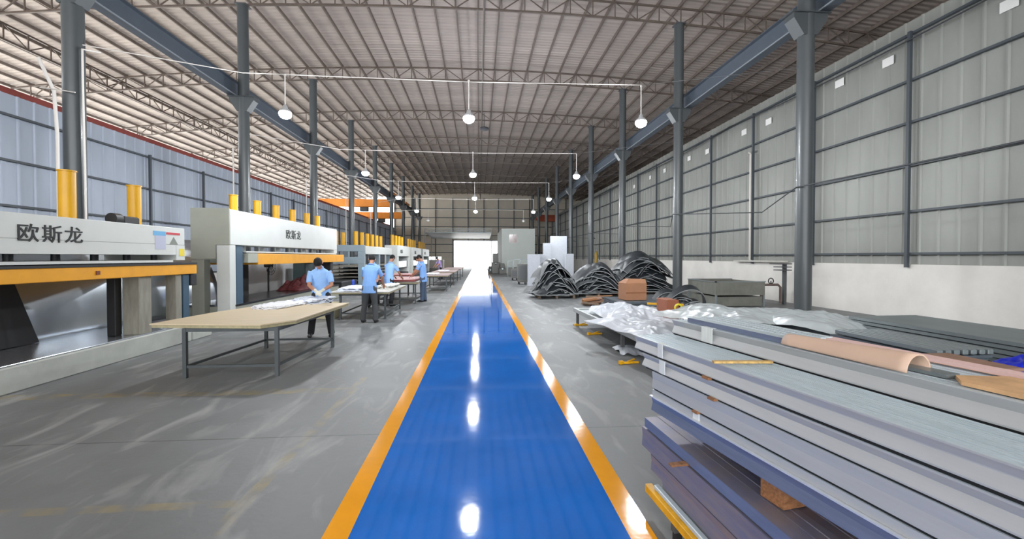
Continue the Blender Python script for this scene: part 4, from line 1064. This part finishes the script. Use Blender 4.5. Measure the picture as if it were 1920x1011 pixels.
# blue bag and films
q = ah(1925, 700, 1.0)
o = crumple('blue_bag', 'bright blue plastic bag at the right edge of the picture', q.x + .12, q.y, .93, .22, .25, .20, .3, 4.4, mat('blue_bag', (12, 36, 190), .35, bump=.01, bscale=8), 40); o['category'] = 'bag'; o['group'] = ''
del o['group']
q = ah(1400, 588, .95); crumple('plastic_film', 'greyish film draped over the far end of the storage table', q.x, q.y + .5, .80, .62, .85, .26, .35, 6.6, m_plast2)
q = ah(1510, 596, .95); crumple('plastic_film', 'second greyish film on the storage table, in front of the wall column', q.x + .2, q.y + .5, .80, .62, .9, .24, .3, 9.4, m_plast2)
pack('flat_sheet', 'smooth grey sheet under the film at the far end of the storage table', b0.x + .3, b0.x + 1.9, b0.y - 3.6, b0.y - .3, .765, .80, m_galvd, 'steel sheet')
# odds and ends at the far end
q = ah(1272, 585, .76)
tag(MB().tube([(q.x + .06 * math.cos(a * PI / 8), q.y, .83 + .06 * math.sin(a * PI / 8)) for a in range(17)], .016, 8).build('tape_roll', mat('bright_yellow', (226, 214, 40), .4)), 'bright yellow ring of tape at the far end of the storage table', 'tape')
q = ah(1262, 578, .7)
tag(MB().bb(q.x - .12, q.x + .12, q.y, q.y + .5, .3, .86, ch=.01).build('rust_block', mat('rust_box', (150, 88, 62), .7, var=.1)), 'rust-brown block at the far end of the storage table', 'block')
q = ah(1240, 572, .45)
tag(MB().bar((q.x - .3, q.y + .2, .47), (q.x + .5, q.y - .2, .47), .05, .05).bar((q.x + .1, q.y + .3, .49), (q.x + .35, q.y - .25, .52), .03, .03).build('bar_clamp', m_yel), 'yellow bar lying past the far corner of the low rack', 'clamp')

# ============================================================ BLACK SHEET PILES, BOX, TANK
m_blk = mat('black_sheet', (40, 44, 48), .42, .0, var=.4, vscale=6, bump=.008, bscale=7)
m_edge = mat('pale_edge', (150, 154, 156), .5, .1, var=.3, vscale=9)
m_pal = mat('pallet_wood', (120, 104, 88), .8, var=.3, vscale=6)
def pallet(x, y, w, d, label, rz=0):
    t = thing('pallet', label, 'pallet', (x, y, 0), rz, 'pallets')
    for i in range(5): MB().bb(-w / 2, w / 2, -d / 2 + i * d / 4.6, -d / 2 + i * d / 4.6 + .1, .1, .125).build('board', m_pal, t)
    for i in (-1, 0, 1): MB().bb(i * (w / 2 - .05) - .05, i * (w / 2 - .05) + .05, -d / 2, d / 2, 0, .1).build('runner', m_pal, t)
def pile(cx, cy, w, d, h, n, where, sd, sag=.5, peak=0.):
    rnd = random.Random(sd)
    for i in range(n):
        f = i / (n - 1); ww = w * (1 - .36 * f ** 3) * rnd.uniform(.82, 1.0); dd = d * rnd.uniform(.75, 1.0)
        z = .14 + h * (.92 - sag * .95) * f; ox = rnd.uniform(-.12, .12) * w + peak * f * w; oy = rnd.uniform(-.1, .1) * d - (1 - f) * .12
        dome = h * (.28 + .34 * f) * rnd.uniform(.7, 1.2) * sag * 2; rz = rnd.uniform(-.35, .35); k = rnd.uniform(0, 50)
        co, si = math.cos(rz), math.sin(rz)
        def fn(u, v):
            x = (u - .5) * 2; y = (v - .5) * 2
            zz = z + dome * (1 - (abs(x) ** 1.9)) - dome * .35 + .05 * h * nz(u * 3 + k, v * 2, k) + .03 * nz(u * 7, v * 6, k) - .12 * y * y * h * (1 if y < 0 else .4)
            X = x * ww / 2; Y = y * dd / 2 + .1 * nz(x * 2, k, 2)
            return (X * co - Y * si, X * si + Y * co, max(.13 + i * .012, zz))
        o = MB().sheet(fn, 26, 12, 0, .028, 1).build('rubber_sheet', [m_blk, m_edge], None, (cx + ox, cy + oy, 0))
        tag(o, ('topmost floppy black sheet of the %s' % where) if i == n - 1 else ('lowest floppy black sheet of the %s, on the pallet' % where) if i == 0 else 'floppy black sheet with a pale edge in the %s' % where, 'black sheet', 'black sheets of the %s' % where)
for px0, px1, pyb, pyt, sd, n, nm, pk, sg_ in ((1006, 1084, 560, 478, 3, 26, 'left black pile', -.06, .36), (1076, 1172, 556, 488, 5, 26, 'middle black pile', .0, .34), (1156, 1266, 552, 466, 8, 30, 'right black pile', .02, .24)):
    a, c = ah(px0, pyb, 0), ah(px1, pyb, 0); cx, cy = (a.x + c.x) / 2, a.y + .75
    hh = 1.7 + (482 - pyt) / 800 * (cy)
    pallet(cx, cy - .1, (c.x - a.x) * .9, 1.3, 'flat wooden pallet under the %s' % nm)
    pile(cx, cy, (c.x - a.x) * 1.05, 1.5, hh * .98, n, nm, sd, sg_, pk)
# brown scrap in front of the middle pile
q = ah(1120, 572, 0); rnd = random.Random(4)
for i in range(9):
    b = MB().box((0, 0, 0), (rnd.uniform(.25, .7), rnd.uniform(.2, .4), rnd.uniform(.03, .09)), rnd.uniform(-.8, .8))
    o = b.build('scrap_board', [m_brn, m_pal, m_wood][i % 3], None, (q.x + rnd.uniform(-.45, .45), q.y + rnd.uniform(-.3, .4), .05 + i * .032)); o.rotation_euler = (rnd.uniform(-.12, .12), rnd.uniform(-.15, .15), 0)
    tag(o, 'broken brown board in the low scrap heap before the middle black pile', 'scrap', 'scrap boards')
# arching offcuts right of the box
q = ah(1285, 592, 0); rnd = random.Random(12)
for i in range(9):
    r0 = rnd.uniform(.35, .7); c0 = rnd.uniform(-.5, .5); yy = rnd.uniform(-.3, .5); hh = rnd.uniform(.35, .85); tl = rnd.uniform(-.3, .3)
    def fn(u, v, r0=r0, c0=c0, yy=yy, hh=hh, tl=tl):
        a = PI * u; return (c0 + r0 * math.cos(a) + tl * math.sin(a), yy + v * .22, .03 + hh * math.sin(a) * (.85 + .15 * v))
    o = MB().sheet(fn, 22, 2, 0, .02, 1).build('arched_offcut', [m_blk, m_edge], None, (q.x, q.y + .4, 0)); tag(o, 'dark offcut bent into an arch with a pale rim, beside the cardboard box', 'offcut', 'arched offcuts')
# cardboard box on a crate of sheets
m_box = mat('cardboard', (158, 112, 82), .75, var=.08, vscale=4)
q = ah(1191, 563, .42); bw = .62
t = thing('cardboard_box', 'open brown cardboard box standing before the right black pile', 'box', (q.x, q.y + .25, .42), .1)
b = MB()
w_, h_ = .33, .50
for x0, x1, y0, y1 in ((-w_, w_, -.26, -.25), (-w_, w_, .25, .26), (-w_, -w_ + .01, -.25, .25), (w_ - .01, w_, -.25, .25)): b.bb(x0, x1, y0, y1, 0, h_)
b.bb(-w_, w_, -.25, .25, 0, .01); b.build('carton_body', m_box, t)
fl = MB(); fl.add([(-w_, -.26, h_), (w_, -.26, h_), (w_ * .95, -.20, h_ + .12), (-w_ * .6, -.18, h_ + .14), (-w_, -.25, h_), (w_, -.25, h_), (w_ * .95, -.19, h_ + .12), (-w_ * .6, -.17, h_ + .14)], [(0, 1, 2, 3), (7, 6, 5, 4), (1, 5, 6, 2), (2, 6, 7, 3), (3, 7, 4, 0)])
fl.build('flap', m_box, t)
fl = MB(); fl.add([(-w_, -.25, h_), (-w_, .25, h_), (-w_ + .2, .2, h_ + .11), (-w_ + .16, -.2, h_ + .13), (-w_ - .008, -.25, h_), (-w_ - .008, .25, h_), (-w_ + .192, .2, h_ + .12), (-w_ + .152, -.2, h_ + .14)], [(0, 1, 2, 3), (7, 6, 5, 4), (1, 5, 6, 2), (2, 6, 7, 3), (3, 7, 4, 0)])
fl.build('flap', m_box, t)
MB().bb(-w_ - .002, w_ + .002, -.264, -.26, .2, .24).build('packing_tape', mat('brown_tape', (140, 92, 60), .4), t)
pack('sheet_pack', 'low pack of dark sheets under the cardboard box', q.x - .6, q.x + 1.2, q.y - .2, q.y + 1.2, .0, .42, m_galvd, 'steel sheets', 8)
# grey tank on a frame by the wall
m_tank = mat('tank_metal', (128, 128, 120), .45, .5, var=.15, vscale=3)
n0 = aX(1342, 560, 8.0); n1 = aX(1290, 560, 8.0)
t = thing('metal_tank', 'open grey metal tank on a frame in front of the white lower wall', 'tank', (8.0, n0.y, 0))
ly = n1.y - n0.y; lx = 1.75; zb_, zt_ = .42, .84
b = MB(); th = .02
for x0, x1, y0, y1 in ((0, lx, 0, th), (0, lx, ly - th, ly), (0, th, th, ly - th), (lx - th, lx, th, ly - th)): b.bb(x0, x1, y0, y1, zb_, zt_)
b.bb(0, lx, 0, ly, zb_ - .02, zb_); b.build('basin', m_tank, t)
MB().bb(-.02, lx + .02, -.02, .03, zt_, zt_ + .03).bb(-.02, .03, -.02, ly, zt_, zt_ + .03).bb(-.02, lx, ly - .03, ly + .02, zt_, zt_ + .03).build('rim', m_galv, t)
MB().bb(.03, lx - .03, .03, ly - .03, zb_ + .2, zb_ + .3).build('rusty_content', m_brn, t)
for x in (0, lx - .05):
    for y in (0, ly - .05): MB().bb(x, x + .05, y, y + .05, 0, zb_ - .02).build('leg', m_galv, t)
MB().bb(.06, lx - .06, .06, ly - .06, .02, .34).build('lower_tray', m_tank, t)
# pipe loop with valve
a, c = aY(1427, 570, n0.y + 1.2), aY(1463, 570, n0.y + 1.2); zz = aY(1440, 534, n0.y + 1.2).z
t = thing('pipe_loop', 'brown pipe bent into an upturned U beside the tank', 'pipe', (0, 0, 0))
yv = n0.y + 1.2
MB().tube([(a.x, yv, 0), (a.x, yv, zz - .1), (a.x + .1, yv, zz), (c.x - .1, yv, zz), (c.x, yv, zz - .1), (c.x, yv, 0)], .045, 12).build('pipe', mat('rusty_pipe', (110, 92, 84), .6, var=.2), t)
MB().tube([((a.x + c.x) / 2, yv, zz), ((a.x + c.x) / 2, yv, zz + .14)], .02, 8).tube([((a.x + c.x) / 2 + .1 * math.cos(k * PI / 8), yv, zz + .14 + .1 * math.sin(k * PI / 8)) for k in range(17)], .02, 6).build('valve_wheel', m_dark, t)
a = aX(1476, 500, WR - .6)
tag(MB().bb(-.05, .05, -.05, .05, 0, 1.45).bb(-.35, .05, -.3, .1, 1.33, 1.36).bb(-.35, .05, -.3, .1, 1.22, 1.25).bb(-.5, .05, -.3, .1, 1.44, 1.47).build('wall_shelf_stand', m_base, None, (WR - .7, a.y, 0)), 'thin dark stand with small shelves beside the nearest right column', 'stand')
tag(MB().bb(-.1, .02, 0, 3.2, 0, .06).build('ledge_bar', mat('ledge', (190, 188, 180), .6), None, (WR - .22, a.y + .5, 1.5)), 'pale bar lying on top of the low white wall', 'bar')

# ============================================================ WHITE BOARDS AND MACHINES FARTHER DOWN THE RIGHT SIDE
m_wb = mat('wrapped_board', (186, 190, 198), .45, var=.05, vscale=9, stretch=(1, 1, 1))
def panel(px0, px1, pyt, Y, label, th=.25, m=m_wb):
    a, c = aY(px0, 482, Y), aY(px1, 482, Y); zt = aY(px0, pyt, Y).z
    return tag(MB().bb(a.x, c.x, Y, Y + th, 0, zt, ch=.01).build('wrapped_panel', m), label, 'panel', 'wrapped white panels')
panel(990, 1013, 477, 24.6, 'front bluish-white panel beside the left black pile', .3)
panel(1012, 1024, 477, 25.2, 'narrow white panel just behind the front one', .3)
panel(1019, 1034, 456, 26.4, 'middle-height white panel with faint print', .3)
panel(1033, 1063, 443, 27.2, 'tallest white panel rising above the left black pile', .4)
panel(1060, 1076, 476, 26.2, 'short white panel at the right of the tallest one', .3)
m_mac = mat('machine_grey', (104, 104, 100), .5, .2, var=.1)
def cabinet(px0, px1, pyt, pyb, label, kind='trolley', n=2):
    a, c = ah(px0, pyb, 0), ah(px1, pyb, 0); zt = aY(px0, pyt, a.y).z; w = c.x - a.x; d = .9
    t = thing(kind, label, 'machine', (a.x, a.y, 0), 0, 'cabinets on castors')
    MB().bb(0, w, 0, d, .16, zt, ch=.02).build('body', m_mac, t)
    MB().bb(w * .08, w * .92, -.012, 0, .3, zt - .12).build('door', mat('machine_door', (88, 90, 92), .5), t)
    for x in (.07, w - .07):
        for y in (.08, d - .08): MB().tube([(x - .025, y, .06), (x + .025, y, .06)], .06, 12).bb(x - .03, x + .03, y - .03, y + .03, .09, .16).build('castor', m_dark, t)
    return t, a, w, zt
cabinet(972, 989, 495, 534, 'dark cabinet on castors next to the front white panel')
cabinet(960, 972, 505, 526, 'lower dark cabinet on castors behind the first one')
for i, (px0, px1, pyt, Y) in enumerate(((952, 962, 489, 38.), (963, 975, 486, 35.5), (976, 988, 486, 33.))):
    a, c = aY(px0, 482, Y), aY(px1, 482, Y); zt = aY(px0, pyt, Y).z
    t = thing('equipment_rack', '%s open pale metal frame behind the dark cabinets' % ('farthest', 'middle', 'nearest')[i], 'frame', (a.x, Y, 0), 0, 'open metal frames')
    w = c.x - a.x
    for x in (0, w): MB().bb(x - .025, x + .025, 0, .05, 0, zt).build('upright', m_galv, t)
    for z in (zt - .05, zt * .6): MB().bb(0, w, 0, .05, z, z + .05).build('crossbar', m_galv, t)
    MB().bb(.03, w - .03, .06, .9, 0, zt * .55, ch=.02).build('machine_block', m_mac, t)
for i, (px0, px1, pyt, pyb) in enumerate(((922, 937, 475, 513), (936, 948, 494, 514), (915, 924, 500, 512))):
    a, c = ah(px0, pyb, 0), ah(px1, pyb, 0); zt = aY(px0, pyt, a.y).z
    t = thing('far_machine', ('tall', 'wide low', 'smallest')[i] + ' grey machine at the right of the bright doorway', 'machine', (a.x, a.y, 0), 0, 'machines by the doorway')
    w = c.x - a.x
    MB().bb(0, w, 0, 1.0, 0, zt * .55, ch=.03).build('base', m_mac, t)
    MB().bb(w * .15, w * .85, .2, .9, zt * .55, zt, ch=.04).build('head', m_mac, t)
    MB().tube([(w * .5, .1, zt * .45), (w * .5, -.25, zt * .5)], .09, 10).build('spindle', m_galv, t)

# --- white office cabin
m_off_w = mat('cabin_wall', (190, 196, 190), .6, var=.03, vscale=2)
q = ah(941, 513, 0); q2 = aY(1003, 482, q.y); zt = aY(941, 430, q.y).z
t = thing('site_cabin', 'pale grey-green cabin with one small window beside the bright doorway', 'cabin', (q.x, q.y, 0))
w = q2.x - q.x
MB().bb(0, w, 0, 10.5, 0, zt).build('cabin_body', m_off_w, t)
wx, wz = aY(955, 482, q.y).x - q.x, aY(955, 455, q.y).z
wx2, wz2 = aY(969, 482, q.y).x - q.x, aY(955, 440, q.y).z
f_ = MB().bb(wx - .05, wx2 + .05, -.05, 0, wz - .05, wz).bb(wx - .05, wx2 + .05, -.05, 0, wz2, wz2 + .05).bb(wx - .05, wx, -.05, 0, wz, wz2).bb(wx2, wx2 + .05, -.05, 0, wz, wz2).bb((wx + wx2) / 2 - .03, (wx + wx2) / 2 + .03, -.05, 0, wz, wz2).build('window_frame', m_pw, t)
MB().bb(wx, wx2, -.02, -.005, wz, wz2).build('pane', mat('brown_glass', (120, 84, 76), .15), f_)
MB().bb(-.02, w + .02, -.03, 10.52, zt, zt + .06).build('roof_edge', m_frame, t)
# --- light canopy frame in front of the doorway
t = thing('canopy_frame', 'light metal canopy with white roof sheets above the bright doorway', 'canopy', (0, 0, 0))
a, c = aY(800, 440, 60), aY(921, 440, 60)
for yv in (58., 62., 66.):
    b = MB().bar((a.x, yv, 5.0), (c.x, yv, 5.0), .06).bar((a.x, yv, 5.5), (c.x, yv, 5.5), .06)
    x = a.x; j = 0
    while x < c.x - .7: b.bar((x, yv, 5.0 if j % 2 else 5.5), (x + .75, yv, 5.5 if j % 2 else 5.0), .04); x += .75; j += 1
    b.build('lattice_beam', m_galv, t)
for x in (a.x, c.x):
    for yv in (58., 66.): MB().tube([(x, yv, 0), (x, yv, 5.5)], .06, 8).build('canopy_post', m_galv, t)
b = MB()
b.add([(a.x, 58, 4.95), (c.x, 58, 4.95), (c.x, 67.9, 4.6), (a.x, 67.9, 4.6), (a.x, 58, 4.98), (c.x, 58, 4.98), (c.x, 67.9, 4.63), (a.x, 67.9, 4.63)], [(3, 2, 1, 0), (4, 5, 6, 7), (0, 1, 5, 4), (1, 2, 6, 5), (2, 3, 7, 6), (3, 0, 4, 7)])
b.build('canopy_sheet', mat('translucent_sheet', (230, 234, 238), .5, trans=.5), t)
tag(MB().bb(-9.4, -5.2, 63, 64.5, 0, 1.3, ch=.05).build('white_stock', m_white), 'low white block of stock in front of the far wall left of the doorway', 'stock')
print('objects', len(bpy.data.objects))
